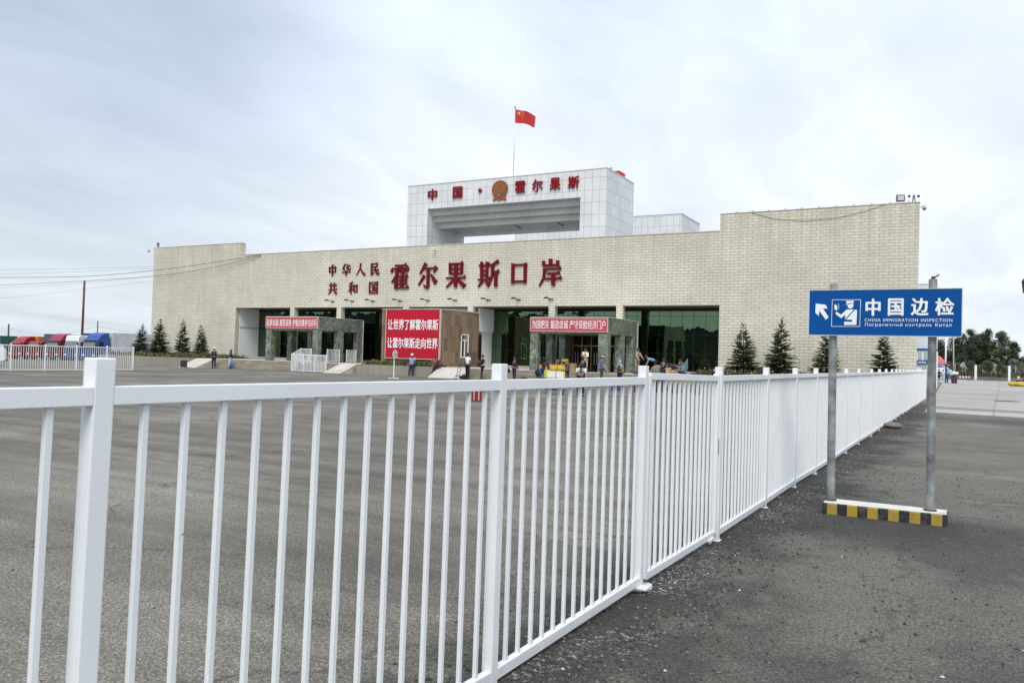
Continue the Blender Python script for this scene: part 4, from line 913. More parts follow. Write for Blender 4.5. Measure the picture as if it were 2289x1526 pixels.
rail_up([(-44.6, 50.2, PZ + .012), (-44.6, 51.7, PZ + .012)], 'white railing between the front and middle side pillars of the left porch')
rail_up([(-44.6, 52.6, PZ + .012), (-44.6, 53.8, PZ + .012)], 'white railing between the rear side pillars of the left porch')

# ================================================================ BLUE SIGN
sg = thing('direction_sign', 'blue and white immigration inspection sign on two weathered round posts', 'sign', (-0.62, 9.5, 0)); so = (-0.62, 9.5, 0)
mb = MB(); mb.prism([(-1.18, 9.30), (0.02, 9.33), (0.02, 9.66), (-1.18, 9.64)], -0.05, 0.118, 'z'); kb = mb.build('base_block', 'hazard', sg, org=so, bevel=.012)
mb = MB(); mb.prism([(-1.17, 9.315), (0.01, 9.345), (0.01, 9.65), (-1.17, 9.63)], 0.1185, 0.1225, 'z'); mb.build('white_top', noisy('old_white_paint', (0.62, 0.60, 0.54), 0.12, 6, 0.85, dirt=(0.3, 0.28, 0.24)), kb, org=so)
for x, top in ((-1.12, 2.515), (-0.145, 2.545)):
    mb = MB(); mb.cyl((x, 9.5, 0.12), (x - .012, 9.49, top), 0.043, 0.041, n=20); mb.build('post', 'zinc', sg, org=so, smooth=False)
    mb = MB(); mb.cyl((x, 9.5, 0.121), (x, 9.5, 0.135), 0.065, n=14); mb.build('foot_flange', 'rust', sg, org=so)
mb = MB(); mb.cyl((-.155, 9.49, 2.545), (-.155, 9.49, 2.575), .02, n=8); mb.bar((-.15, 9.49, 2.56), (-.10, 9.47, 2.59), .012, .012); mb.build('cap_bolt', 'rust', sg, org=so)
PY_ = 9.41; U0, U1, V0, V1 = -1.372, 0.110, 1.945, 2.436
mb = MB(); mb.box(U0, U1, PY_, PY_ + .025, V0, V1); pnl = mb.build('panel', 'sign_blue', sg, org=so)
mb = MB()
for a in ((U0 - .008, U0, V0 - .008, V1 + .008), (U1, U1 + .008, V0 - .008, V1 + .008), (U0, U1, V0 - .008, V0), (U0, U1, V1, V1 + .008)): mb.box(a[0], a[1], PY_ - .004, PY_ + .03, a[2], a[3])
mb.build('rim', 'alu', sg, org=so)
# artwork in the panel's own coordinates (0..1 across, 0..1 up)
def uv(x, y): return (U0 + (U1 - U0) * (x - 427) / (1751 - 427), V1 - (V1 - V0) * (y - (195 + (x - 427) * 0.0)) / (587 + (x - 427) * 0.012 - 195))
def art(mb, pts, mi=0, d=.003): mb.prism([uv(*p) for p in pts], PY_ - d, PY_ - .001, 'y', mi)
mb = MB(); art(mb, [(486, 311), (578, 322), (597, 357), (553, 354), (608, 432), (583, 455), (520, 374), (516, 421), (484, 392)]); mb.build('arrow', 'sign_white', sg, org=so, fix=True)
mb = MB()
for q in ([(637, 277), (898, 279), (898, 283), (637, 281)], [(634, 512), (894, 514), (894, 518), (634, 516)], [(637, 281), (641, 281), (638, 512), (634, 512)], [(894, 283), (898, 283), (894, 514), (890, 514)]): art(mb, q)
# seated officer reading a passport
art(mb, [(762, 290), (834, 290), (832, 309), (775, 312), (778, 318), (763, 328), (768, 314), (772, 304)])
art(mb, [(780, 321), (831, 314), (832, 338), (822, 352), (804, 358), (788, 352), (779, 338)])
art(mb, [(772, 366), (836, 366), (758, 452), (762, 412), (722, 442), (674, 406), (672, 390), (686, 388), (722, 412)])
art(mb, [(845, 370), (858, 368), (866, 378), (862, 502), (752, 502), (752, 474), (822, 474), (824, 456), (768, 456)])
art(mb, [(660, 318), (686, 334), (684, 378), (660, 362)])
for q in ([(686, 316), (702, 318), (702, 321), (686, 319)], [(699, 318), (702, 318), (700, 362), (697, 362)], [(688, 358), (700, 360), (700, 363), (688, 361)]): art(mb, q)
mb.build('officer_pictogram', 'sign_white', sg, org=so, fix=True)
mb = MB()
for ch, xa, xb in (('中', 940, 1074), ('国', 1136, 1272), ('边', 1332, 1482), ('检', 1534, 1692)):
    (a, t_), (b_, bo) = uv(xa, 272), uv(xb, 424); letter(mb, ch, a, b_, bo, t_, PY_ - .001, HEAVY, .003)
mb.build('lettering', 'sign_white', sg, org=so, fix=False)
for tx, xa, xb, ya, yb in (('CHINA IMMIGRATION INSPECTION', 935, 1677, 446, 479), ('Пограничный контроль Китая', 940, 1673, 484, 528)):
    mb = MB(); (a, t_), (b_, bo) = uv(xa, ya), uv(xb, yb); letter(mb, tx, a, b_, bo, t_, PY_ - .001, ((-.004, 0), (.004, 0)), .003, sp=1.22)
    mb.build('lettering', 'sign_white', sg, org=so, fix=False)

# small round traffic sign seen from behind
t_ = thing('traffic_sign', 'small round sign on a white post seen edge-on before the planter', 'sign', (-31.12, 41.33, 0))
mb = MB(); mb.cyl((0, 0, 0), (0, 0, 1.82), .035, n=8); mb.build('post', WP, t_)
mb = MB(); mb.box(-.4, .4, -.05, .05, 0, .05); mb.box(-.05, .05, -.4, .4, 0, .05); mb.build('cross_foot', WP, t_)
mb = MB(); dn = Vector((1, 0.07, 0)).normalized(); c_ = Vector((0, 0, 1.55)) + dn * .05; mb.cyl(c_, c_ + dn * .02, .29, n=24); mb.build('disc', plain('disc_back', (0.6, 0.6, 0.58)), t_)
mb = MB(); mb.bar(c_ + dn * .03 + Vector((-.1, -.25, 0)), c_ + dn * .03 + Vector((.1, .25, 0)), .02, .04); mb.build('brace', 'dark', t_)

# ================================================================ TREES
def spruce(seed, H, Rb, mat):
    r = random.Random(seed); mb = MB(); z = 0.12
    def tuft(p, d, L, w_):
        s_ = d.cross(Vector((0, 0, 1)));
        s_ = s_.normalized() if s_.length > .01 else Vector((1, 0, 0))
        u = s_.cross(d).normalized()
        for sgn in (s_, -s_, u * .7):
            q = p + d * L * r.uniform(.5, .9) + sgn * w_ * r.uniform(.8, 1.6)
            mb.add([p, p + d * L * .35 + sgn * w_ * .3, q, p + d * L * .75], [(0, 1, 2, 3)])
    while z < H * 0.985:
        t_ = z / H; rad = Rb * (1 - t_) ** 0.85 * (0.92 + .16 * r.random()); nb = int(6 + 8 * (1 - t_))
        if t_ > .86: nb = 4
        for k in range(nb):
            a = r.uniform(0, 2 * PI); L = rad * r.uniform(.55, 1.18); rise = -0.05 + .55 * t_ + r.uniform(-.12, .12)
            d = Vector((math.cos(a), math.sin(a), rise)).normalized(); p0 = Vector((0, 0, max(.05, z + r.uniform(-.16, .16))))
            n_ = max(4, int(L / .024)); 
            for j in range(n_):
                f = (j + r.random()) / n_
                if f < .12: continue
                p = p0 + d * L * f + Vector((0, 0, -.10 * L * f * f + .07 * max(0, f - .6)))
                sa = r.uniform(-1.0, 1.0); side = Vector((math.cos(a + sa), math.sin(a + sa), rise * .6 + r.uniform(-.1, .35))).normalized()
                tuft(p, side, .13 + .16 * (1 - f) * L, .05)
        z += 0.058 + .08 * t_
    for k in range(6): tuft(Vector((0, 0, H * .93 + k * .03 * H / 4)), Vector((r.uniform(-.4, .4), r.uniform(-.4, .4), 1)).normalized(), .14, .03)
    c = mb; tr = MB(); tr.cyl((0, 0, -.1), (0, 0, H * .97), Rb * .045 + .012, .006, n=7)
    return c, tr
SPR = 'young spruce trees in the planters'
def put_spruce(proto, x, y, z, s, sx, rz, label):
    o = proto if proto.get('placed') is None else copy_tree(proto)
    proto['placed'] = 1
    o.location = (x, y, z); o.scale = (s * sx * 1.14, s * sx * 1.14, s); o.rotation_euler = (R.uniform(-.02, .02), R.uniform(-.02, .02), rz)
    tag(o, label, 'tree', SPR); return o
protos = []
for i, (H_, Rb, mt) in enumerate(((3.4, 1.08, 'needle'), (3.6, 1.0, 'needle2'), (3.3, .92, 'needle'))):
    p = thing('spruce_tree', 'x', 'tree', (0, 0, 0)); c, tr = spruce(40 + i, H_, Rb, mt); c.build('crown', mt, p, fix=False); tr.build('trunk', 'bark', p); protos.append(p)
for pi, x, y, z, s, sx, rz, lab in (
    (0, -11.62, 52.5, .68, 1.02, 1.08, 0.4, 'young spruce nearest the glass hall among pink flowers'),
    (1, -9.32, 52.5, .68, 1.07, 1.0, 2, 'dense spruce second from the glass hall in the right planter'),
    (2, -6.62, 52.5, .68, 1.0, 1.05, 1, 'spruce half hidden behind the left post of the blue sign'),
    (1, -3.4, 52.5, .68, .87, 1.10, 4, 'spruce below the blue sign near the right corner of the hall'),
    (1, -69.6, 51.5, .5, .92, 1.05, 3, 'leftmost spruce standing in front of the grey trailer'),
    (0, -67.0, 51.5, .5, 1.10, 1.0, 5, 'sparse spruce at the left end of the tiled wall'),
    (1, -63.65, 51.5, .5, 1.04, .85, 1.5, 'dense dark spruce third in the left planter'),
    (2, -61.1, 51.5, .5, .98, .90, 2.2, 'slender spruce at the right end of the left planter')):
    put_spruce(protos[pi], x, y, z, s, sx, rz, lab)
for o_ in bpy.data.objects:
    if 'placed' in o_: del o_['placed']

def broadleaf(seed, x, y, H, W, label, mat='leaf', dens=1.0, group='trees beyond the yard', name='broadleaf_tree', z=0, trunk=.3):
    r = random.Random(seed); p = thing(name, label, 'tree', (x, y, z), group=group)
    tr = MB(); tr.tube([(0, 0, -.2), (r.uniform(-.2, .2), 0, H * .3), (r.uniform(-.4, .4), 0, H * .6)], [H * .022, H * .016, H * .008], 7)
    cl = []
    for k in range(int(34 * dens)):
        a = r.uniform(0, 2 * PI); hz_ = r.uniform(trunk, 1.0); q = r.uniform(.1, 1) * W * .5 * math.sin(min(1, (1.08 - hz_) / (1.08 - trunk) * 1.2) * PI / 2) ** .8
        c_ = Vector((math.cos(a) * q, math.sin(a) * q, H * hz_ * .93)); rr = r.uniform(.07, .15) * W * (1.15 - .4 * hz_) + .2
        cl.append((c_, rr)); tr.tube([(0, 0, H * .25 * hz_), tuple(c_ * .6 + Vector((0, 0, H * .1 * hz_))), tuple(c_)], [H * .01, H * .006, .02], 5)
    tr.build('trunk', 'bark', p)
    mb = MB(); L = .18 + H * .012
    for c_, rr in cl:
        for k in range(int(120 * dens)):
            d = Vector((r.gauss(0, 1), r.gauss(0, 1), r.gauss(0, 1))).normalized(); q = c_ + d * rr * (r.random() ** .45) * 1.15 * (1 + .5 * noise.noise(d * 2.2 + c_)); q.z = max(q.z, .2)
            u = Vector((r.gauss(0, 1), r.gauss(0, 1), r.gauss(0, .6))).normalized(); v = u.orthogonal().normalized()
            l = L * r.uniform(.5, 1.3); mb.add([q - u * l * .5, q + v * l * .3, q + u * l * .5, q - v * l * .3], [(0, 1, 2, 3)])
    mb.build('crown', mat, p, fix=False); return p
specs = [(-1.5, 196, 8.2, 5, 'leaf', 'dark tree behind the red roofed kiosk'), (1.2, 194, 9.0, 5.5, 'leaf', 'dark tree between the two lamp poles'), (3.8, 190, 10.3, 6, 'leaf', 'tall dark tree directly right of the blue sign edge'),
         (6.9, 192, 10.8, 5, 'leaf', 'tallest loose crowned tree above the first white bollard'), (9.2, 190, 10.0, 5.0, 'leaf2', 'tree with ragged crown left of the gap in the tree line'), (11.6, 190, 7.9, 2.8, 'leaf', 'slim pointed tree near the right edge'),
         (14.0, 188, 5.2, 5, 'leaf', 'low dark tree at the right edge of the picture'), (17, 188, 7, 6, 'leaf', 'tree just outside the right edge'), (5.3, 198, 9.4, 5, 'leaf', 'dark tree filling the gap behind the tall ones')]
for i, (x, y, H_, W_, mt, lab) in enumerate(specs): broadleaf(70 + i, x, y, H_, W_, lab, mt, 1.25)
for i, (x, y, H_, W_, mt, lab) in enumerate([(10.6, 170, 3.9, 3.6, 'leaf3', 'silvery willow bush behind the second white bollard'), (3.6, 172, 3.2, 3.6, 'leaf2', 'olive green bush behind the wire fence, left part'), (6.4, 173, 3.3, 3.6, 'leaf2', 'olive green bush between the two white bollards'),
         (1.2, 172, 2.9, 3.2, 'leaf2', 'brownish bush right of the wooden pole'), (8.4, 171, 2.9, 3.0, 'leaf2', 'green bush just left of the silvery willow'), (13.2, 171, 3.6, 4, 'leaf2', 'green bush at the right picture edge')]):
    p = broadleaf(90 + i, x, y, H_, W_, lab, mt, .9, 'bushes behind the wire fence', 'bush', trunk=.15); p['category'] = 'bush'
bed('undergrowth', [(-3, 30, 160, 168, 0.0), (-3, 30, 168, 200, 0.0)], 3500, ('leaf2', 'drygrass', 'leaf'), '', .5, 1.5, 5, .12)
# low kerb wall of the yard
mb = MB(); mb.box(-4, 40, 158.4, 158.7, -.1, .55); tag(mb.build('low_wall', noisy('yard_wall', (0.15, 0.145, 0.13), 0.2, .5, .9)), 'low dark wall along the far edge of the concrete yard', 'wall')
# wire fence on posts
wf = thing('wire_fence', 'thin wire mesh fence on pale posts in front of the bushes', 'fence', (0, 163, 0))
for k in range(12):
    mb = MB(); mb.cyl((-2 + k * 3.05, 0, 0), (-2 + k * 3.05, 0, 2.75), .05, n=6); mb.build('post', 'line_w', wf)
mb = MB()
for z in (.5, 1.0, 1.5, 2.0, 2.5): mb.box(-2, 31.5, -.01, .01, z, z + .02)
for k in range(110): mb.box(-2 + k * .3, -1.99 + k * .3, -.008, .008, .4, 2.6)
mb.build('mesh', MATS['bracket'], wf)
for (x, y, lab) in ((4.05, 156, 'white square bollard with a dark lamp head, left of the two'), (8.7, 153, 'white square bollard with a dark lamp head, right of the two')):
    b0 = thing('bollard_lamp', lab, 'bollard lamp', (x, y, 0), group='white bollard lamps')
    mb = MB(); mb.box(-.17, .17, -.17, .17, 0, 2.55); mb.build('post', WP, b0); mb = MB(); mb.box(-.2, .2, -.2, .2, 2.55, 2.62); mb.box(-.14, .14, -.14, .14, 2.62, 2.8); mb.build('lamp', 'dark', b0)
# poles at the right
def pole(x, y, h, r_, mat, label, name='utility_pole', cat='pole', lean=0, z=None):
    mb = MB(); mb.cyl((0, 0, -.3), (lean, 0, h), r_, r_ * .75, n=9); o = mb.build(name, mat, smooth=True); o.location = (x, y, gz(x) if z is None else z); tag(o, label, cat); return o
pole(-1.2, 101.0, 5.2, .085, WP, 'slim white pole just left of the kiosk', 'lamp_post')
pole(-.42, 150, 8.0, .14, WP, 'taller white pole behind the kiosk roof', 'lamp_post')
pole(.75, 140, 6.6, .12, noisy('old_wood', (0.36, 0.33, 0.24), .15, 3, .9), 'weathered wooden pole right of the kiosk', lean=-.15)
# poles at the left
M['brownpole'] = noisy('red_brown_pole', (0.13, 0.045, 0.03), 0.3, 2, .8)
pole(-115.1, 75, 12.0, .2, 'brownpole', 'tall red brown pole rising behind the parked trucks', lean=.12)
pole(-111.4, 75, 5.9, .1, 'brownpole', 'short thin pole above the blue truck')
pole(-136.2, 76, 5.6, .16, 'dark', 'short dark pole above the green container')
cable([(-136.2, 76, 3.9), (-125, 76, 2.9), (-111.4, 75, 4.3)], .011, 'slack thin wire between the two short poles behind the trucks')
cable([(-111.4, 75, 4.3), (-100, 75, 3.3), (-85, 75, 3.0)], .011, 'slack thin wire running right from the short pole above the blue truck')

# ================================================================ BUILDINGS AT THE RIGHT
wb = thing('white_building', 'white two storey building with blue trim behind the right corner', 'building', (-1.5, 75, 0)); wo = (-1.5, 75, 0)
mb = MB(); mb.box(-5.5, -.86, 75, 83, -.1, 3.15); mb.build('wall', 'wall_white', wb, org=wo)
mb = MB(); mb.box(-5.5, -.84, 74.9, 83, 3.15, 3.30); mb.build('trim', 'sign_blue', wb, org=wo)
mb = MB(); mb.box(-5.5, -.90, 75.2, 83, 3.30, 8.72); mb.build('upper_storey', plain('pale_cladding', (0.62, 0.68, 0.74), .4), wb, org=wo)
mb = MB(); mb.bar((-2.3, 75.15, 7.6), (-1.0, 75.15, 8.6), .03, .05); mb.bar((-2.3, 75.17, 8.7), (-.9, 75.17, 8.7), .03, .04); mb.build('brace', 'alu', wb, org=wo)
for x0, x1 in ((-2.25, -1.95), (-1.83, -1.35)):
    mb = MB(); mb.box(x0, x1, 74.96, 75.02, 2.35, 3.05); f_ = mb.build('window', 'alu', wb, org=wo)
    mb = MB(); mb.box(x0 + .04, x1 - .04, 74.94, 74.961, 2.39, 3.01); mb.build('pane', plain('pale_pane', (0.35, 0.47, 0.45), .2) if 'pale_pane' not in MATS else MATS['pale_pane'], f_, org=(0, 0, 0) if False else wo)
mb = MB(); mb.box(-1.95, -1.3, 74.95, 75.01, .1, 1.75); mb.build('door', MATS['pale_pane'], wb, org=wo)
mb = MB(); mb.box(-2.5, -1.5, 74.8, 74.9, 1.98, 2.30); s_ = mb.build('sign_panel', 'sign_blue', wb, org=wo)
mb = MB(); letter(mb, '边防检查', -2.28, -1.62, 2.06, 2.22, 74.79, BOLD, .01); mb.build('lettering', 'sign_white', s_, org=wo, fix=False)
kk = thing('kiosk', 'small white kiosk with a pinkish red sheet roof', 'kiosk', (-1.2, 112, 0)); ko = (-1.2, 112, 0)
mb = MB(); mb.box(-2.6, -.33, 112, 114.6, 0, 2.3); mb.build('wall', 'wall_white', kk, org=ko)
mb = MB(); mb.box(-.35, -.20, 111.93, 112.05, 0, 2.3); mb.build('corner_post', 'sign_blue', kk, org=ko)
mb = MB(); mb.add([(-2.9, 111.7, 2.3), (-.05, 111.7, 2.3), (-.05, 114.9, 2.3), (-2.9, 114.9, 2.3), (-2.0, 113.3, 3.28), (-.95, 113.3, 3.28)], [(0, 1, 5, 4), (1, 2, 5), (2, 3, 4, 5), (3, 0, 4), (0, 3, 2, 1)])
mb.build('roof', coursed('pink_sheet_roof', (0.50, 0.13, 0.14), (0.54, 0.16, 0.17), (0.3, 0.08, 0.09), .25, 9, .02, offset=0), kk, org=ko)
# pavilion whose eave tip enters at the right edge
pv = thing('pavilion', 'dark red upturned eave of a roof at the right picture edge', 'pavilion', (3.2, 25, 0)); po = (3.2, 25, 0)
mb = MB(); vs = [(1.66, 25, 3.985), (1.78, 25, 4.03), (2.2, 25.3, 4.6), (3.6, 25.5, 5.2), (5.4, 25, 3.95), (5.4, 28, 3.95), (3.6, 27, 5.2), (1.9, 28, 3.93), (2.2, 27.7, 4.6), (1.67, 25.0, 4.02)]
mb.add(vs, [(0, 1, 2, 9), (1, 4, 3, 2), (3, 4, 5, 6), (9, 2, 8, 7), (2, 3, 6, 8), (5, 7, 8, 6), (0, 9, 7), (0, 7, 5, 4, 1)]); mb.build('roof', noisy('dark_red_tiles', (0.10, 0.03, 0.035), .2, 5, .6), pv, org=po)
for x, y in ((2.6, 25.6), (5.0, 25.6), (2.6, 27.4), (5.0, 27.4)): mb = MB(); mb.cyl((x, y, 0), (x, y, 3.96), .12, n=10); mb.build('column', 'red_letter', pv, org=po)
# ================================================================ TRUCKS
def truck(x, y, rz, H, color, top, trailer, tcolor, label, fairing=True, tl=12.5, grille=(0.02, 0.02, 0.02)):
    t_ = thing('parked_truck', label, 'truck', (x, y, gz(x)), rz, 'trucks parked in a row behind the low white fence')
    zr_ = H - (.75 if fairing else 0.05); W_ = 1.25
    low = MB(); prof = [(-.02, .55), (2.2, .55), (2.2, 1.9), (-.05, 1.9)]
    low.prism([(0.0, .42), (2.25, .55), (2.25, 1.75), (-.04, 1.75)], -W_, W_, 'x'); low.build('cab', cmat(color, .35), t_, bevel=.05)
    up = MB(); up.prism([(-.04, 1.75), (2.25, 1.75), (2.25, zr_), (.55, zr_), (.22, zr_ - .22)], -W_ + .03, W_ - .03, 'x'); up.build('cab_upper', cmat(top, .35), t_, bevel=.06)
    if fairing:
        f_ = MB(); f_.prism([(.5, zr_ - .02), (2.2, zr_ - .02), (2.3, H - .02), (1.7, H), (.95, H - .28)], -W_ + .12, W_ - .12, 'x'); f_.build('roof_fairing', cmat(top, .35), t_, bevel=.08)
        f_ = MB(); f_.box(-W_ + .1, W_ - .1, -.12, .30, zr_ - .36, zr_ - .28); f_.build('sun_visor', cmat((.08, .08, .09), .3), t_)
    ws0, ws1 = 1.85, min(zr_ - .38, 2.7)
    g_ = MB(); g_.add([(-W_ + .12, -.045 + .0, ws0), (W_ - .12, -.045, ws0), (W_ - .18, .13, ws1), (-W_ + .18, .13, ws1)], [(0, 1, 2, 3)]); 
    g_ = MB(); k1 = .26 * (ws1 - 1.75) / max(.2, zr_ - .22 - 1.75); g_.prism([(-.075, ws0), (-.03, ws0), (k1 - .02, ws1), (k1 - .07, ws1)], -W_ + .14, W_ - .14, 'x'); g_.build('windshield', cmat((.16, .20, .20), .12), t_)
    for s_ in (-1, 1):
        g_ = MB(); g_.box(s_ * (W_ - .03) - .012 * 1, s_ * (W_ - .03) + .012, .45, 1.25, 1.85, min(2.6, zr_ - .3)); g_.build('side_window', cmat((.015, .017, .02), .1), t_)
        g_ = MB(); g_.box(s_ * 1.28 - .09, s_ * 1.28 + .09, -.12, 0, 2.0, 2.5); g_.build('mirror', 'dark', t_, bevel=.02)
        g_ = MB(); g_.box(s_ * .95 - .2, s_ * .95 + .2, -.06, 0.05, .68, .9); g_.build('headlight', cmat((.7, .7, .66), .15), t_, bevel=.02)
    g_ = MB(); g_.box(-W_ + .02, W_ - .02, -.1, .3, .35, .66); g_.build('bumper', cmat(tuple(c * .5 for c in color), .5), t_, bevel=.04)
    g_ = MB(); 
    for k in range(5): g_.box(-.7, .7, -.055, -.02, .98 + k * .15, 1.05 + k * .15)
    g_.build('grille', cmat(grille, .5), t_)
    ax = [1.0] + ([9.5, 10.6] if trailer else [])
    for a in ax:
        for s_ in (-1, 1):
            g_ = MB(); g_.cyl((s_ * 1.2, a, .5), (s_ * .88, a, .5), .5, n=16); wh = g_.build('wheel', 'black', t_)
            g_ = MB(); g_.cyl((s_ * 1.215, a, .5), (s_ * 1.15, a, .5), .24, n=10); g_.build('rim', 'alu', wh)
    if trailer:
        g_ = MB(); nseg = 14; vs = []
        g_.box(-1.27, 1.27, 2.65, 2.65 + tl, 1.15, trailer); tr = g_.build('trailer', noisy('tarp_' + label[:8], tcolor, .12, 1.1, .6, bump=.5, bscale=1.2), t_, bevel=.04)
        g_ = MB(); g_.box(-1.1, 1.1, 2.3, 2.65 + tl, .85, 1.14); g_.build('chassis', 'dark', t_)
TR = math.radians(8)
truck(-101.8, 67.4, TR, 3.86, (.012, .055, .22), (.015, .075, .29), 3.95, (.52, .54, .55), 'blue truck with grey tarpaulin trailer, nearest the hall', True, 13)
truck(-106.1, 67.6, TR, 3.55, (.02, .07, .25), (.72, .74, .73), 3.85, (.035, .035, .09), 'truck with white upper cab and blue lower half', False)
truck(-110.4, 67.6, TR, 3.75, (.15, .01, .02), (.26, .02, .035), 3.6, (.25, .02, .03), 'dark red truck with high roof fairing between red cab and white cab', True)
truck(-114.7, 67.5, TR, 2.65, (.20, .012, .015), (.24, .014, .018), 3.75, (.07, .085, .16), 'small low red truck with blue grey box, second from the left', False)
truck(-119.0, 67.4, TR, 3.35, (.24, .012, .014), (.32, .015, .017), 3.4, (.52, .22, .03), 'bright red truck with an orange box, leftmost of the row', True)
ct = thing('shipping_container', 'dark green container behind the trucks at the left edge', 'container', (-137, 74, -1.0))
mb = MB(); mb.box(-9, 2.4, 0, 2.5, 0.0, 3.6); mb.build('body', coursed('green_corrugated', (.02, .10, .07), (.025, .12, .08), (.01, .05, .035), .28, 9, .03, offset=0), ct)
mb = MB(); mb.box(2.38, 2.5, -.03, 2.53, 0, 3.65); mb.box(-9, 2.5, -.04, 0, 3.5, 3.66); mb.build('edge_frame', cmat((.02, .08, .06)), ct)
# white car cut by the left edge
cr = thing('parked_car', 'white estate car cut off by the left picture edge', 'car', (-65.6, 33.3, gz(-64)), math.atan2(.83, .55) )
mb = MB(); prof = [(-4.3, .35), (-4.35, .9), (-3.4, 1.02), (-2.6, 1.62), (-.35, 1.72), (.02, 1.55), (.28, 1.0), (.32, .4), (.1, .3), (-4.1, .28)]
mb.prism([(a + 2.5, b_) for a, b_ in prof], -.85, .85, 'y'); mb.build('body', cmat((.75, .77, .78), .3), cr, bevel=.07)
for s_ in (-1, 1):
    for xa, xb in ((.35, 1.0), (1.08, 1.75), (1.83, 2.3)):
        mb = MB(); mb.prism([(xa, 1.08), (xb, 1.08), (xb - .05, 1.5), (xa + .03, 1.5)], s_ * .845, s_ * .865, 'y'); mb.build('window', cmat((.02, .022, .025), .1), cr)
    for xc in (-1.0, 2.02):
        mb = MB(); mb.cyl((xc, s_ * .88, .34), (xc, s_ * .66, .34), .35, n=18); wh = mb.build('wheel', 'black', cr)
        mb = MB(); mb.cyl((xc, s_ * .89, .34), (xc, s_ * .84, .34), .2, n=12); mb.build('rim', 'alu', wh)
    mb = MB(); mb.box(2.45, 2.8, s_ * .7 - .08, s_ * .7 + .08, .7, .95); mb.build('tail_light', cmat((.4, .02, .02), .3), cr)
mb = MB(); mb.box(2.6, 2.92, -.8, .8, .32, .5); mb.build('bumper', 'dark', cr, bevel=.03)

# ================================================================ PEOPLE
def skin_eval(verts, edges, rad, root=0):
    me = bpy.data.meshes.new('s'); me.from_pydata([tuple(v) for v in verts], edges, []); ob = bpy.data.objects.new('s', me); tmpscene.collection.objects.link(ob)
    md = ob.modifiers.new('k', 'SKIN'); md.use_smooth_shade = True
    for i, r in enumerate(rad):
        sv = me.skin_vertices[0].data[i]; sv.radius = r if isinstance(r, tuple) else (r, r); sv.use_root = (i == root)
    ss = ob.modifiers.new('u', 'SUBSURF'); ss.levels = 1; ss.render_levels = 1
    dg = tmpdg(); m2 = bpy.data.meshes.new_from_object(ob.evaluated_get(dg), depsgraph=dg)
    vs = [tuple(v.co) for v in m2.vertices]; fs = [tuple(p.vertices) for p in m2.polygons]
    bpy.data.objects.remove(ob); bpy.data.meshes.remove(me); bpy.data.meshes.remove(m2)
    return vs, fs
SKINC = (.36, .20, .13); 
def ang(f): return Vector((0, -math.sin(math.radians(f)), -math.cos(math.radians(f))))
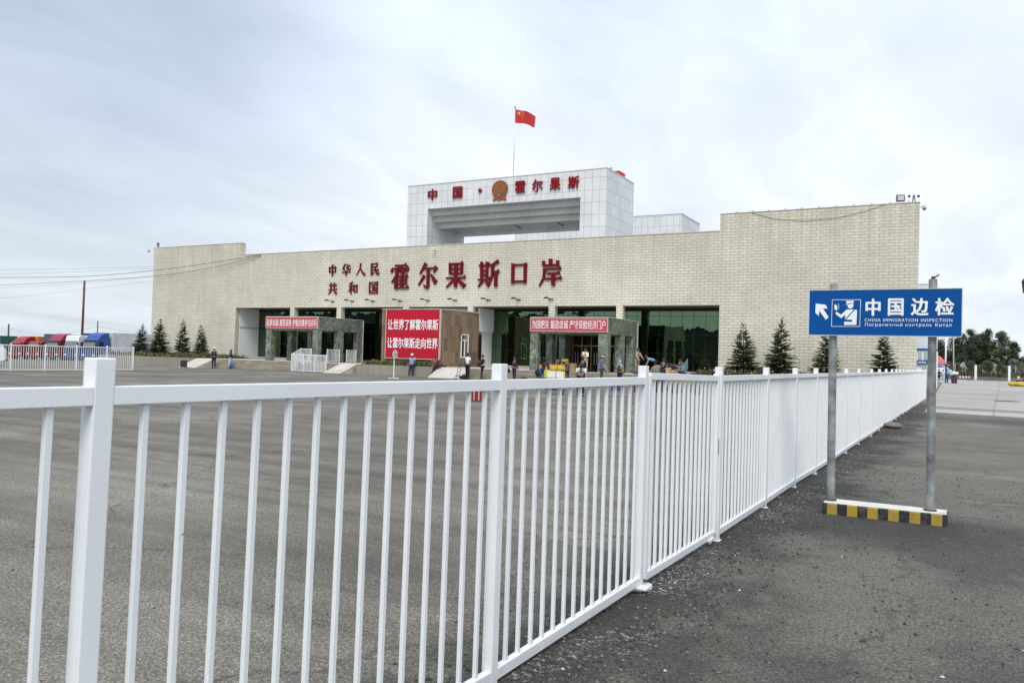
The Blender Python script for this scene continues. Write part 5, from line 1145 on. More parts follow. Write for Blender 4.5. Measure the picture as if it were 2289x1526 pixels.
def person(label, x, y, z, rz, H=1.7, lean=0, head=0, arms=((5, 6, 10), (5, 6, 10)), legs=((0, 0, 3), (0, 0, 3)), sit=None, shirt=(.3, .3, .3), sleeve='short', pants=(.03, .03, .05), skirt=None,
           hair=(.02, .015, .01), cap=None, scarf=None, long_hair=False, shoes=(.03, .03, .03), fat=1.0, bag=None, shorts=False, vest=None):
    t_ = thing('person', label, 'person', (x, y, z), math.radians(rz)); U = Vector((0, 0, 1)); k = H / 1.7
    th, sh = .42 * k, .43 * k
    ends = []
    for f, kn, ab in legs: ends.append(th * math.cos(math.radians(f)) + sh * math.cos(math.radians(f - kn)))
    hz_ = (max(ends) + .075 * k) if sit is None else sit
    pel = Vector((0, 0, hz_)); ld = Vector((0, -math.sin(math.radians(lean)), math.cos(math.radians(lean))))
    waist = pel + ld * .14 * k; chest = pel + ld * .34 * k; neck = pel + ld * .50 * k; hd = Vector((0, -math.sin(math.radians(lean * .6 + head)), math.cos(math.radians(lean * .6 + head))))
    hc = neck + hd * .155 * k
    V = [pel, waist, chest, neck, neck + hd * .07 * k, hc]; E_ = [(0, 1), (1, 2), (2, 3), (3, 4), (4, 5)]
    Rr = [(.13 * k * fat, .10 * k * fat), (.115 * k * fat, .09 * k * fat), (.135 * k * fat, .095 * k * fat), (.06 * k, .055 * k), (.045 * k, .045 * k), (.082 * k, .098 * k)]
    hands = []; sv, se, sr = [pel + ld * .02 * k, waist, chest, neck - ld * .02 * k], [(0, 1), (1, 2), (2, 3)], [(.150 * k * fat, .118 * k * fat), (.135 * k * fat, .108 * k * fat), (.15 * k * fat, .11 * k * fat), (.07 * k, .065 * k)]
    for s_, (f, ab, el) in zip((-1, 1), arms):
        s0 = chest + ld * .10 * k + Vector((s_ * .165 * k * fat, 0, 0)); up_ = (ang(f) + Vector((s_ * math.sin(math.radians(ab)), 0, 0))).normalized()
        elb = s0 + up_ * .27 * k; fo = (ang(f + el) + Vector((-s_ * .35 * math.sin(math.radians(min(el, 90))) + s_ * .3 * math.sin(math.radians(ab)), 0, 0))).normalized()
        wr = elb + fo * .235 * k; pm = wr + fo * .07 * k
        i = len(V); V += [s0, elb, wr, pm]; E_ += [(2, i), (i, i + 1), (i + 1, i + 2), (i + 2, i + 3)]; Rr += [.055 * k, .04 * k, .026 * k, (.038 * k, .018 * k)]
        hands.append((wr, pm, fo, s_))
        j = len(sv); end = elb + fo * .2 * k if sleeve == 'long' else s0 + up_ * .17 * k
        if sleeve == 'long': sv += [s0, elb, end]; se += [(2, j), (j, j + 1), (j + 1, j + 2)]; sr += [.07 * k, .055 * k, .042 * k]
        elif sleeve == 'short': sv += [s0, end]; se += [(2, j), (j, j + 1)]; sr += [.072 * k, .062 * k]
    feet = []; tv, te, tr_ = [pel + ld * .04 * k], [], [(.135 * k * fat, .112 * k * fat)]
    for s_, (f, kn, ab) in zip((-1, 1), legs):
        h0 = pel + Vector((s_ * .085 * k, 0, -.04 * k)); d1 = (ang(f) + Vector((s_ * math.sin(math.radians(ab)), 0, 0))).normalized(); kne = h0 + d1 * (th - .04 * k)
        d2 = (ang(f - kn) + Vector((s_ * math.sin(math.radians(ab)) * .3, 0, 0))).normalized(); an = kne + d2 * sh
        toe = an + Vector((s_ * .02, -.14 * k, -.035 * k))
        i = len(V); V += [h0, kne, an, toe]; E_ += [(0, i), (i, i + 1), (i + 1, i + 2), (i + 2, i + 3)]; Rr += [.085 * k * fat, .055 * k, .035 * k, .028 * k]
        feet.append((an, toe)); j = len(tv); fe = kne if shorts else an - d2 * .02
        tv += [h0, kne, fe - d2 * .0] if not shorts else [h0, kne]; te += [(0, j), (j, j + 1)] + ([(j + 1, j + 2)] if not shorts else []); tr_ += [.105 * k * fat, .075 * k] + ([.058 * k] if not shorts else [])
    vs, fs = skin_eval(V, E_, Rr); mb = MB(); mb.add(vs, fs)
    for wr, pm, fo, s_ in hands:    # four fingers and a thumb, slightly curled
        side = fo.cross(U); side = side.normalized() if side.length > .05 else Vector((1, 0, 0)); cur = side.cross(fo).normalized()
        for q, ln in ((-.027, .062), (-.009, .074), (.009, .07), (.027, .055)):
            a = pm + side * q * k; b_ = a + (fo - cur * .2).normalized() * ln * .55 * k; c_ = b_ + (fo - cur * .9).normalized() * ln * .5 * k; mb.tube([a, b_, c_], [.009 * k, .008 * k, .006 * k], 5)
        a = wr + (pm - wr) * .4 + side * .03 * k; mb.tube([a, a + (fo * .6 + side * .8).normalized() * .035 * k, a + (fo * .9 + side * .4).normalized() * .06 * k], [.011 * k, .009 * k, .007 * k], 5)
    # face: nose, ears, eyes, mouth
    fw = Vector((0, -hd.z, hd.y)); fw.normalize(); r_ = Vector((1, 0, 0))
    mb.tube([hc + fw * .085 * k + hd * .02 * k, hc + fw * .108 * k - hd * .012 * k, hc + fw * .092 * k - hd * .02 * k], [.008 * k, .014 * k, .01 * k], 5)
    for s_ in (-1, 1): mb.ell(hc + r_ * s_ * .082 * k, .012 * k, .022 * k, .032 * k, 6, 4); mb.ell(hc + r_ * s_ * .03 * k + fw * .088 * k + hd * .018 * k, .012 * k, .008 * k, .007 * k, 6, 4, 1)
    mb.ell(hc + fw * .088 * k - hd * .045 * k, .024 * k, .008 * k, .006 * k, 6, 4, 2)
    mb.build('body', [cmat(SKINC, .6), cmat((.01, .008, .006), .3), cmat((.25, .07, .06), .5)], t_, smooth=True)
    vs, fs = skin_eval(sv, se, sr); MB().add(vs, fs).build('shirt', cmat(shirt, .85), t_, smooth=True)
    if vest: vs, fs = skin_eval(sv[:4], se[:3], [(a + .02, b_ + .02) for a, b_ in [q if isinstance(q, tuple) else (q, q) for q in sr[:4]]]); MB().add(vs, fs).build('vest', cmat(vest, .85), t_, smooth=True)
    if skirt:
        sk = MB(); n = 16; rings = []
        for q, rr in ((0.05, .135), (-.15, .17), (-.45, .2), (-.62, .21)): 
            for m_ in range(n): a = 2 * PI * m_ / n; rings.append((math.cos(a) * rr * k * (1 + .05 * math.sin(5 * a)), math.sin(a) * rr * .85 * k, pel.z + q * k))
        sk.add(rings, [(i * n + m_, i * n + (m_ + 1) % n, (i + 1) * n + (m_ + 1) % n, (i + 1) * n + m_) for i in range(3) for m_ in range(n)]); sk.build('skirt', cmat(skirt, .85), t_, smooth=True)
    else:
        vs, fs = skin_eval(tv, te, tr_); MB().add(vs, fs).build('trousers' if not shorts else 'shorts', cmat(pants, .85), t_, smooth=True)
    mt = Matrix((r_, fw, hd)).transposed().to_3x3()
    if scarf:
        s = MB(); s.ell(hc + hd * .012 * k - fw * .022 * k, .105 * k, .112 * k, .128 * k, 12, 8, rot=mt); s.ell(neck - fw * .03, .11 * k, .10 * k, .09 * k, 10, 6); s.build('headscarf', cmat(scarf, .9), t_, smooth=True)
    else:
        s = MB(); s.ell(hc + hd * .03 * k - fw * .018 * k, .094 * k, .104 * k, .10 * k, 12, 8, rot=mt, jit=.1)
        if long_hair: s.ell(hc - hd * .09 * k - fw * .06 * k, .085 * k, .05 * k, .16 * k, 10, 7, rot=mt, jit=.15)
        s.build('hair', cmat(hair, .7), t_, smooth=True)
    if cap:
        s = MB(); s.ell(hc + hd * .062 * k, .106 * k, .116 * k, .082 * k, 14, 7, rot=mt); s.ell(hc + hd * .06 * k + fw * .115 * k, .075 * k, .075 * k, .008 * k, 12, 4, rot=mt); s.build('cap', cmat(cap, .8), t_, smooth=True)
    for an, toe in feet:
        s = MB(); dd_ = (toe - an); dd_.z = 0; c_ = an + dd_ * .42; c_.z = an.z - .035 * k; s.ell(c_, .048 * k, .135 * k, .05 * k, 10, 6, zmin=an.z - .074 * k); s.build('shoe', cmat(shoes, .5), t_, smooth=True)
    return t_

GY = 47.0
person('person in dark suit and white flat cap standing by the left steps', -53.9, 47.0 - .2, .0 + gz(-54), 25, 1.74, arms=((10, 4, 15), (25, 10, 95)), legs=((-4, 0, 5), (8, 4, 5)), shirt=(.015, .015, .03), sleeve='long', pants=(.01, .012, .035), cap=(.75, .75, .72))
person('person in dark jacket, pale pink skirt and blue headscarf holding a blue bag', -52.2, 47.0, gz(-52), 120, 1.58, lean=6, arms=((15, 5, 110), (2, 8, 5)), shirt=(.012, .012, .03), sleeve='long', skirt=(.48, .36, .36), scarf=(.05, .04, .22))
person('person in light blue shirt and white cap leaning against the low planter', -34.05, 47.36, 0, 15, 1.76, lean=-4, head=18, arms=((2, 8, 18), (38, 12, 115)), legs=((26, 8, 4), (20, 4, 6)), shirt=(.22, .38, .66), pants=(.012, .015, .045), cap=(.8, .8, .78), sit=.83)
person('person in maroon shirt crouched over on the end of the low planter', -31.95, 47.75, .28, -35, 1.66, lean=28, head=12, arms=((40, 5, 80), (55, 5, 85)), legs=((75, 62, 4), (85, 75, 4)), sit=.58, shirt=(.30, .015, .045), pants=(.012, .012, .016))
person('person in white short sleeved shirt and black trousers seen from behind by the hand truck', -28.7, 46.35, 0, 170, 1.80, arms=((10, 8, 30), (22, 8, 45)), legs=((-6, 0, 7), (8, 2, 7)), shirt=(.75, .76, .80), pants=(.008, .008, .012))
person('person in black T-shirt standing with one hand on the hip, legs crossed', -27.5, 46.3, 0, -40, 1.70, head=6, arms=((35, 20, 110), (-25, 50, 80)), legs=((2, 0, -3), (10, 6, -2)), shirt=(.008, .008, .01), pants=(.012, .014, .02))
person('person in dark flowered blouse and plum trousers with white shoes', -24.95, 46.1, 0, 160, 1.60, head=5, arms=((5, 14, 30), (12, 10, 70)), legs=((-4, 0, 4), (6, 2, 4)), shirt=(.03, .018, .03), sleeve='long', pants=(.06, .012, .04), shoes=(.7, .7, .7), hair=(.05, .03, .03))
person('person in black jacket and blue jeans bending over dark bags', -22.85, 46.0, 0, 70, 1.68, lean=38, head=5, arms=((8, 4, 15), (18, 4, 15)), legs=((-3, 0, 4), (8, 4, 4)), shirt=(.012, .012, .02), sleeve='long', pants=(.02, .06, .17))
person('person in green top stooping on the steps behind the yellow bales', -22.3, 47.1, .28, 40, 1.62, lean=45, head=10, arms=((10, 6, 10), (15, 6, 20)), legs=((-3, 4, 4), (6, 4, 4)), shirt=(.05, .16, .08), pants=(.02, .02, .025))
person('person in tan headscarf peering over the wrapped yellow bales', -21.35, 46.5, 0, 5, 1.55, head=14, arms=((30, 8, 60), (30, 8, 60)), shirt=(.06, .05, .06), sleeve='long', scarf=(.45, .26, .05))
person('person in yellow and black jacket standing at the top of the steps', -20.9, 48.35, PZ + .012, 10, 1.62, arms=((35, 12, 95), (20, 8, 60)), shirt=(.7, .7, .7), vest=(.50, .30, .03), sleeve='long', pants=(.45, .45, .46), long_hair=True)
person('person in black T-shirt with back turned below the yellow jacket', -19.7, 45.2, 0, 175, 1.72, arms=((15, 10, 50), (-5, 14, 20)), shirt=(.01, .01, .014), pants=(.012, .012, .016), long_hair=False, fat=1.08)
person('person in white T-shirt bending forward, striding with dark capri trousers', -13.98, 31.9, 0, 25, 1.64, lean=48, head=22, arms=((-25, 10, 10), (10, 12, 15)), legs=((-14, 6, 3), (20, 12, 3)), shirt=(.74, .74, .76), pants=(.02, .012, .035), shoes=(.02, .02, .02))
person('person in bright blue shirt and grey cap with a shoulder bag', -18.65, 45.7, .10, 110, 1.74, head=8, arms=((5, 8, 40), (10, 8, 50)), shirt=(.03, .13, .42), pants=(.03, .04, .07), cap=(.35, .34, .33))
person('person in grey headscarf and dark vest walking up to the right porch', -17.35, 45.4, 0, 165, 1.60, head=5, arms=((20, 12, 60), (10, 16, 30)), shirt=(.30, .31, .33), vest=(.03, .03, .035), pants=(.02, .02, .03), scarf=(.30, .38, .42))
person('person in khaki shirt standing at the right corner of the porch', -18.0, 50.2, PZ + .012, 60, 1.74, lean=8, head=6, arms=((20, 5, 35), (30, 5, 30)), shirt=(.30, .24, .16), sleeve='long', pants=(.30, .25, .18))
person('person in light blue shirt doubled over luggage right of the porch', -16.55, 49.6, PZ + .012, -70, 1.66, lean=72, head=5, arms=((12, 5, 12), (22, 5, 10)), legs=((-6, 2, 4), (4, 2, 4)), shirt=(.16, .34, .55), pants=(.012, .014, .03))
person('person in black clothes sitting among dark bags before the glass', -15.85, 49.0, PZ + .012, 30, 1.65, lean=22, head=8, arms=((45, 6, 40), (45, 6, 45)), legs=((80, 85, 8), (75, 85, 8)), sit=.40, shirt=(.02, .012, .02), sleeve='long', pants=(.02, .015, .02))
person('person in teal trousers sitting on the platform with arms raised', -15.0, 49.6, PZ + .012, -50, 1.66, lean=-8, head=4, arms=((40, 10, 80), (30, 10, 90)), legs=((85, 70, 4), (90, 60, 4)), sit=.32, shirt=(.03, .03, .06), pants=(.01, .20, .20), long_hair=True)
person('person in turquoise top sitting low at the right end of the platform', -14.62, 49.3, PZ - .05, -30, 1.55, lean=12, head=10, arms=((40, 10, 60), (30, 10, 60)), legs=((88, 60, 4), (80, 60, 4)), sit=.25, shirt=(.04, .28, .42), pants=(.03, .03, .05), hair=(.18, .09, .04))
# queue by the kiosk and group at the right edge
person('person under a purple umbrella at the kiosk queue', -.98, 109.5, 0, 20, 1.62, arms=((30, 5, 110), (5, 6, 10)), shirt=(.03, .02, .03), pants=(.015, .012, .02), fat=1.1)
person('person in white top and pale blue skirt in the kiosk queue', -.55, 109.0, 0, 160, 1.60, shirt=(.6, .62, .65), skirt=(.30, .42, .60), fat=1.1)
person('person with reddish hair in black top, nearest the waste bin', -.08, 109.5, 0, 100, 1.62, shirt=(.015, .012, .015), pants=(.06, .03, .03), hair=(.22, .06, .03))
person('person standing behind the end of the long fence near the hall corner', -2.25, 70, 0, 20, 1.68, shirt=(.02, .02, .03), pants=(.02, .02, .03))
person('person in white top sitting on yellow bundles at the right edge', 6.72, 104.3, .32, 60, 1.6, lean=15, arms=((35, 8, 50), (35, 8, 50)), legs=((80, 80, 6), (75, 80, 6)), sit=.3, shirt=(.7, .7, .7), pants=(.03, .03, .04))
person('person in dark clothes sitting at the extreme right edge', 7.4, 104.6, .32, -20, 1.6, lean=10, arms=((35, 8, 50), (35, 8, 50)), legs=((80, 80, 6), (75, 80, 6)), sit=.3, shirt=(.03, .02, .04), pants=(.03, .02, .05))

# ================================================================ LUGGAGE AND OTHER THINGS
def suitcase(x, y, z, rz, w_, d_, h_, c, label, stripe=None, wheels=True, group=None):
    t_ = thing('suitcase', label, 'suitcase', (x, y, z), math.radians(rz), group)
    mb = MB(); mb.box(-w_ / 2, w_ / 2, -d_ / 2, d_ / 2, .04 if wheels else 0, h_); mb.build('shell', cmat(c, .6), t_, bevel=.03)
    mb = MB(); mb.tube([(-.1, 0, h_ - .01), (-.09, 0, h_ + .06), (.09, 0, h_ + .06), (.1, 0, h_ - .01)], .012, 5); mb.build('handle', 'dark', t_)
    if stripe:
        mb = MB()
        for q in (-.5, .5): mb.box(q * w_ * .34 - .015, q * w_ * .34 + .015, -d_ / 2 - .006, d_ / 2 + .006, .05, h_ + .004)
        mb.build('strap', cmat(stripe, .6), t_)
    if wheels:
        for s_ in (-1, 1): mb = MB(); mb.cyl((s_ * w_ * .38 - .02, -d_ * .3, .035), (s_ * w_ * .38 + .02, -d_ * .3, .035), .035, n=10); mb.build('wheel', 'black', t_)
def bag(x, y, z, rz, w_, d_, h_, c, label, cat='bag', name='travel_bag', group=None, straps=True, sc_=None):
    t_ = thing(name, label, cat, (x, y, z), math.radians(rz), group)
    mb = MB(); mb.ell((0, 0, h_ * .48), w_ * .55, d_ * .55, h_ * .56, 14, 10, jit=.22, zmin=0); mb.build('body', cmat(c, .8), t_, smooth=True)
    if straps: mb = MB(); mb.tube([(-w_ * .2, 0, h_ * .93), (-w_ * .12, 0, h_ * 1.15), (w_ * .12, 0, h_ * 1.15), (w_ * .2, 0, h_ * .93)], .015, 5); mb.build('handle', cmat(sc_ or tuple(q * .5 for q in c), .8), t_)
def carton(x, y, z, rz, w_, d_, h_, c, label, group='boxes in front of the porch'):
    t_ = thing('cardboard_box', label, 'box', (x, y, z), math.radians(rz), group)
    mb = MB(); mb.box(-w_ / 2, w_ / 2, -d_ / 2, d_ / 2, 0, h_); mb.build('carton', noisy('card_%d' % int(abs(x) * 100 + z * 10), c, .1, 4, .9), t_, bevel=.008)
    mb = MB(); mb.box(-.03, .03, -d_ / 2 - .003, d_ / 2 + .003, h_ * .5, h_ + .003); mb.build('tape', cmat((.45, .36, .22), .4), t_)
suitcase(-56.1, 45.6, gz(-56), 40, .5, .3, .62, (.02, .018, .02), 'black suitcase alone on the asphalt beside the left ramp')
bag(-51.75, 46.75, gz(-52) + .12, 10, .36, .2, .46, (.03, .12, .42), 'bright blue carrier bag held by the person in the pink skirt')
# maroon suitcase in the yard behind the fence
suitcase(-14.55, 24.2, 0, 20, .5, .30, .62, (.22, .008, .012), 'dark red suitcase with two pale straps standing alone in the yard', stripe=(.62, .52, .42))
# hand truck
hc_ = thing('hand_truck', 'black upright hand truck beside the person in the white shirt', 'hand truck', (-29.45, 46.3, 0), math.radians(-25))
mb = MB()
for s_ in (-1, 1): mb.tube([(s_ * .18, 0, .08), (s_ * .18, .12, .7), (s_ * .14, .22, 1.25)], .016, 6)
for zz in (.25, .5, .75, 1.0): mb.tube([(-.18, .12 * zz / .7 - .01, zz), (.18, .12 * zz / .7 - .01, zz)], .012, 5)
mb.tube([(-.14, .22, 1.25), (0, .24, 1.30), (.14, .22, 1.25)], .016, 6); mb.build('frame', 'dark', hc_)
mb = MB(); mb.box(-.2, .2, -.25, 0, .03, .045); mb.build('toe_plate', 'dark', hc_)
for s_ in (-1, 1): mb = MB(); mb.cyl((s_ * .22, .08, .11), (s_ * .28, .08, .11), .11, n=14); mb.build('wheel', 'black', hc_)
mb = MB(); mb.ell((.55, 0, .17), .24, .18, .18, 12, 8, jit=.2, zmin=0); bg_ = mb.build('travel_bag', cmat((.015, .015, .018), .8), smooth=True); bg_.location = (-29.45, 46.3, 0); tag(bg_, 'black bag on the asphalt behind the legs of the person in the white shirt', 'bag')
BG = 'bags lying on the steps'
carton(-24.2, 48.9, PZ + .012, 15, .5, .35, .42, (.50, .27, .06), 'orange brown carton on the platform left of the right porch')
bag(-23.8, 47.25, .42, 0, .45, .3, .38, (.012, .012, .012), 'black bag on the steps, left of the brown bag', group=BG)
bag(-23.25, 47.3, .42, 0, .5, .32, .36, (.05, .022, .018), 'dark brown bag on the steps beside a black bag', group=BG)
bag(-24.15, 46.0, 0, 5, .68, .34, .30, (.035, .018, .018), 'long dark brown holdall on the ground right of the plum trousers', group=BG)
bag(-22.2, 45.95, 0, 0, .42, .3, .46, (.01, .01, .012), 'black bag at the feet of the person bending in jeans', group=BG)
bag(-22.25, 46.0, .42, 20, .46, .34, .42, (.22, .27, .27), 'grey green bag being lifted onto the black bag', group=BG)
bag(-20.2, 46.6, .14, 0, .95, .5, .55, (.16, .13, .14), 'large grey patterned bundle on the steps behind the yellow bales', straps=False)
bag(-25.35, 46.05, .55, 0, .2, .14, .3, (.015, .015, .015), 'small black handbag of the person in plum trousers')
# cart loaded with bales
ctt = thing('luggage_cart', 'low dark cart on small wheels under the yellow and white bales', 'cart', (-15.2, 31.9, 0), math.radians(35))
mb = MB(); mb.box(-.42, .42, -.26, .26, .2, .25); mb.tube([(-.4, .24, .25), (-.4, .3, .95), (.4, .3, .95), (.4, .24, .25)], .015, 6); mb.build('deck', 'dark', ctt)
for sx in (-.32, .32):
    for sy in (-.18, .18): mb = MB(); mb.cyl((sx - .025, sy, .09), (sx + .025, sy, .09), .09, n=12); mb.build('wheel', 'black', ctt)
def bale(x, y, z, rz, w_, d_, h_, c, c2, label, rx=0):
    t_ = thing('wrapped_bale', label, 'bale', (x, y, z), math.radians(rz), 'taped bales on the cart')
    mb = MB(); mb.box(-w_ / 2, w_ / 2, -d_ / 2, d_ / 2, 0, h_); o_ = mb.build('bundle', cmat(c, .55), t_, bevel=.07)
    mb = MB()
    for q in (-.46, .44): mb.box(q * w_ - .045, q * w_ + .045, -d_ / 2 - .006, d_ / 2 + .006, -.004 + .05, h_ - .03)
    mb.box(-w_ / 2 + .05, w_ / 2 - .05, -d_ / 2 - .008, d_ / 2 + .008, h_ * .93, h_ + .005); mb.box(-w_ / 2 - .006, -w_ / 2 + .1, -d_ / 2 + .03, d_ / 2 - .03, .05, h_ + .008); mb.build('tape', cmat(c2, .4), t_)
    mb = MB(); mb.box(-.012, .012, -d_ / 2 - .012, d_ / 2 + .012, .0, h_ + .012); mb.build('cord', cmat((.1, .1, .1), .6), t_)
bale(-15.2, 31.9, .252, 35, .86, .52, .45, (.70, .71, .72), (.66, .60, .08), 'lowest white bale with yellow taped edges on the cart')
bale(-15.24, 31.9, .707, 38, .84, .5, .36, (.72, .74, .75), (.68, .66, .12), 'middle white and yellow bale in the pile on the cart')
bale(-15.12, 31.92, 1.072, 24, .64, .44, .25, (.62, .42, .06), (.60, .30, .05), 'topmost orange yellow bale on the cart')
bag(-17.9, 46.2, .14, 8, 1.05, .42, .34, (.55, .25, .04), 'long orange tarpaulin bundle on the steps before the right porch', straps=False)
for (x, y, z, h_, lab) in ((-22.7, 49.0, PZ + .012, .85, 'tall yellow stand inside the left side of the right porch'), (-18.55, 48.7, PZ + .012, .55, 'low yellow stand before the right pillar of the right porch')):
    t_ = thing('barrier_stand', lab, 'stand', (x, y, z)); mb = MB(); mb.box(-.15, .15, -.1, .1, .04, h_); mb.build('body', cmat((.48, .30, .02), .5), t_, bevel=.02)
    mb = MB(); mb.box(-.2, .2, -.14, .14, 0, .04); mb.box(-.12, .12, -.104, -.1, h_ * .55, h_ * .8); mb.build('base', 'dark', t_)
carton(-21.9, 48.75, PZ + .012, 8, .5, .4, .30, (.26, .18, .11), 'lower brown carton in the small stack beside the pillar')
carton(-21.95, 48.75, PZ + .316, -5, .42, .35, .28, (.28, .20, .12), 'upper brown carton in the small stack beside the pillar')
carton(-15.35, 48.6, PZ + .012, 5, .30, .25, .50, (.45, .36, .20), 'tall pale carton standing alone on the platform before the glass')
carton(-14.95, 48.4, PZ + .012, -8, .42, .3, .38, (.42, .22, .11), 'red and brown printed carton right of the tall pale one')
bag(-16.25, 49.3, PZ + .012, 0, .85, .5, .62, (.20, .17, .13), 'big grey brown sack behind the sitting person in black', straps=False)
bag(-15.6, 49.6, PZ + .012, 0, 1.0, .5, .75, (.012, .010, .012), 'heap of black plastic bags before the glass', straps=False)
bag(-17.9, 49.7, PZ + .012, 0, .5, .35, .42, (.10, .09, .09), 'dark grey bag at the feet of the person in khaki')
bag(-14.75, 48.3, PZ + .012, 0, .7, .4, .16, (.45, .46, .44), 'flat pale bundle at the right end of the platform', straps=False)
# grey tarpaulin draped behind the seated travellers
mb = MB(); pr = [(-15.9, 1.0), (-15.4, 1.35), (-14.95, 1.55), (-14.75, 1.85), (-14.72, 1.2), (-14.9, .8), (-15.6, .72)]
mb.prism(pr, 50.6, 50.75, 'y'); tag(mb.build('tarpaulin', cmat((.14, .17, .14), .6), bevel=.03), 'grey green tarpaulin standing behind the seated travellers', 'tarpaulin')
# things seen low through the gate pickets
for x, y, c, lab in ((-15.3, 39.5, (.02, .05, .22), 'blue suitcase seen through the gate pickets, leftmost'), (-14.0, 39.3, (.16, .01, .02), 'dark red suitcase seen through the gate pickets'), (-12.9, 39.6, (.02, .02, .03), 'black suitcase seen through the gate pickets beside the red one')):
    suitcase(x, y, 0, 10, .45, .28, .62, c, lab)
bag(-12.2, 39.8, 0, 0, .8, .45, .4, (.10, .045, .035), 'brown holdall seen through the gate pickets')
bag(-11.1, 39.5, 0, 0, .6, .4, .5, (.025, .012, .025), 'plum coloured bag seen low through the gate pickets at right')
# umbrella for the queue, bin, barrier, bundles
um = thing('umbrella', 'purple umbrella held over the kiosk queue', 'umbrella', (-1.0, 109.3, 1.35)); mb = MB(); mb.cyl((0, 0, 0), (0, 0, .75), .012, n=6); mb.build('shaft', 'dark', um)
mb = MB(); n = 8; vs = [(0, 0, .78)] + [(.42 * math.cos(k * PI / 4), .42 * math.sin(k * PI / 4), .6) for k in range(8)] + [(.5 * math.cos(k * PI / 4), .5 * math.sin(k * PI / 4), .48) for k in range(8)]
mb.add(vs, [(0, 1 + k, 1 + (k + 1) % 8) for k in range(8)] + [(1 + k, 9 + k, 9 + (k + 1) % 8, 1 + (k + 1) % 8) for k in range(8)]); mb.build('canopy', cmat((.12, .07, .28), .8), um, fix=False)
bn = thing('waste_bin', 'dark waste bin overflowing with pale bags near the kiosk', 'bin', (.62, 107.5, 0)); mb = MB(); mb.cyl((0, 0, 0), (0, 0, 1.0), .3, .38, n=12); mb.build('tub', cmat((.05, .03, .05), .6), bn)
mb = MB(); mb.ell((0, 0, 1.12), .48, .4, .28, 12, 8, jit=.4); mb.ell((-.45, .1, 1.3), .35, .3, .3, 10, 7, jit=.4, mi=1); mb.build('refuse_bag', [cmat((.6, .6, .64), .5), cmat((.25, .50, .50), .5)], bn, smooth=True)
br_ = thing('striped_barrier', 'low red and white striped barrier behind the waste bin', 'barrier', (1.9, 140, 0))
for k in range(10): mb = MB(); mb.bar((-1.0 + k * .2, 0, .55), (-.8 + k * .2, 0, .55), .05, .3); mb.build('stripe', cmat((.6, .6, .6) if k % 2 else (.4, .05, .04)), br_)
for s_ in (-.9, .9): mb = MB(); mb.box(s_ - .03, s_ + .03, -.2, .2, 0, .45); mb.build('foot', 'dark', br_)
bag(6.35, 103.6, 0, 0, 1.0, .6, .45, (.50, .33, .03), 'yellow bundle lying left of the group at the right edge', straps=False)
bag(7.1, 103.2, 0, 0, 1.3, .7, .5, (.55, .38, .03), 'large yellow bundle lying under the group at the right edge', straps=False)

# ================================================================ LOOSE STONES
def scatter(name, n, place, smin, smax, mats, seed):
    r = random.Random(seed); mb = MB()
    oct_ = [(1, 0, 0), (0, 1, 0), (-1, 0, 0), (0, -1, 0), (0, 0, 1), (0, 0, -.4)]; of = [(0, 1, 4), (1, 2, 4), (2, 3, 4), (3, 0, 4), (1, 0, 5), (2, 1, 5), (3, 2, 5), (0, 3, 5)]
    for _ in range(n):
        x, y = place(r); s_ = smin + (smax - smin) * r.random() ** 3; a = r.uniform(0, PI); ca, sa = math.cos(a), math.sin(a); sx, sy, sz = s_ * r.uniform(.7, 1.4), s_ * r.uniform(.7, 1.2), s_ * r.uniform(.5, .9)
        mb.add([(x + (p[0] * sx * ca - p[1] * sy * sa), y + (p[0] * sx * sa + p[1] * sy * ca), sz * .35 + p[2] * sz * r.uniform(.8, 1.2)) for p in oct_], of, r.choices(range(len(mats)), (12, 4, .2)[:len(mats)])[0])
    struct(mb.build(name, mats, fix=False), 'stuff')
def along(r):
    y = 1.0 + 40 * r.random() ** 1.8; x = -1.975 + .0198 * y + r.gauss(.18, .28); return x, y
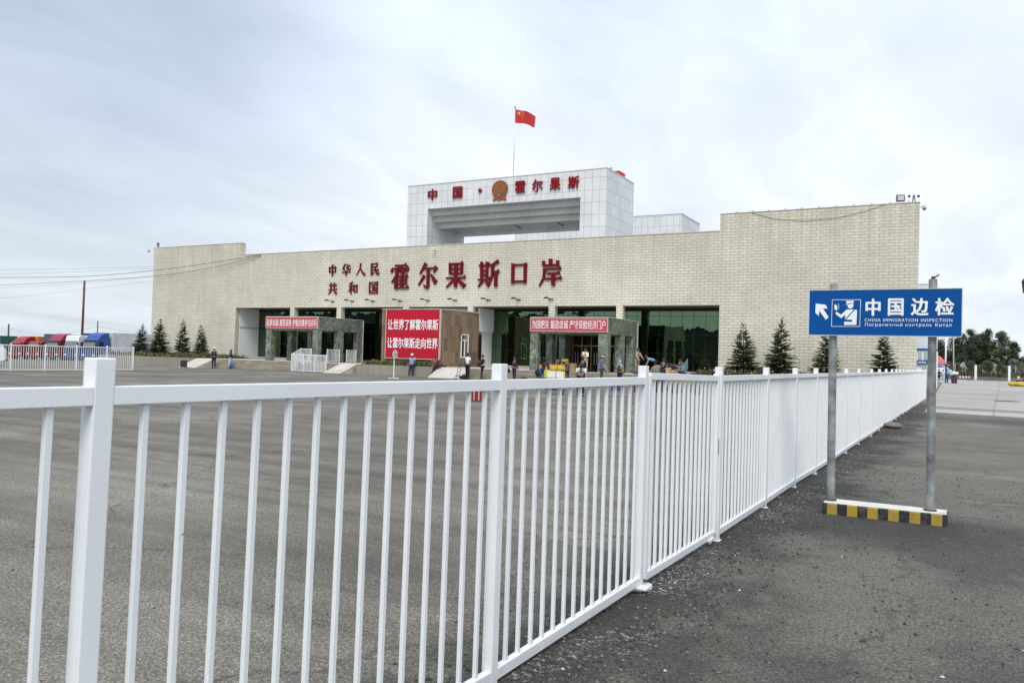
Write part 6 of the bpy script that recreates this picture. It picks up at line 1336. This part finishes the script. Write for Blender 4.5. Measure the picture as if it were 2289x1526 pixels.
scatter('gravel', 22000, along, .0025, .016, [plain('stone_dark', (.045, .042, .038), .9), plain('stone_mid', (.16, .15, .13), .9), plain('stone_pale', (.5, .49, .46), .9)], 3)
def yard(r): return r.uniform(-1.6, 4.5), .8 + 13 * r.random() ** 1.3
scatter('gravel', 8000, yard, .0025, .015, [MATS['stone_dark'], MATS['stone_mid'], MATS['stone_pale']], 4)
def inner(r): return -2.1 - 14 * r.random() ** 1.2, .5 + 24 * r.random() ** 1.4
scatter('gravel', 2500, inner, .0025, .010, [MATS['stone_dark'], MATS['stone_mid'], MATS['stone_pale']], 5)
mb = MB(); mb.ell((-1.28, 23.6, .07), .26, .2, .09, 12, 8, jit=.3); tag(mb.build('stone', 'stone_mid' if False else MATS['stone_mid'], smooth=True), 'flat stone lying beside the feet of the long fence', 'stone')

# ================================================================ WHAT THE GLASS MIRRORS (behind the camera)
op = thing('inspection_hall', 'long low grey hall across the yard, mirrored in the glass', 'building', (-60, -45, 0)); oo = (-60, -45, 0)
mb = MB(); mb.box(-170, -75, -60, -45, -1.3, 11.5); mb.box(-75, -32, -60, -46, 0, 8.0); mb.build('wall', coursed('grey_hall_panels', (.10, .11, .11), (.14, .15, .15), (.05, .05, .05), 3, 1.6, .05), op, org=oo)
mb = MB(); mb.box(-171, -74, -61, -44, 11.5, 11.9); mb.box(-74, -31, -61, -45, 8.0, 8.3); mb.build('roof', cmat((.2, .2, .2)), op, org=oo)
for k in range(9):
    mb = MB(); mb.box(-165 + k * 14, -157 + k * 14, -44.98 if k < 7 else -45.98, -44.9 if k < 7 else -45.9, .2, 4.5); mb.build('gate_opening', 'dark', op, org=oo)
for i, (x, y, H_, W_) in enumerate(((-26, -46, 9, 7), (-18, -44, 7.5, 7), (-9, -47, 9.5, 8), (0, -45, 6.5, 7), (9, -44, 8, 7))):
    broadleaf(200 + i, x, y, H_, W_, ['tree beside the opposite hall, mirrored in the glass', 'low tree across the yard, second from the opposite hall', 'tallest tree across the yard behind the viewer', 'round low tree across the yard right behind the viewer', 'tree across the yard at the far right'][i], 'leaf', .7, 'trees across the yard')
bpy.data.scenes.remove(tmpscene)
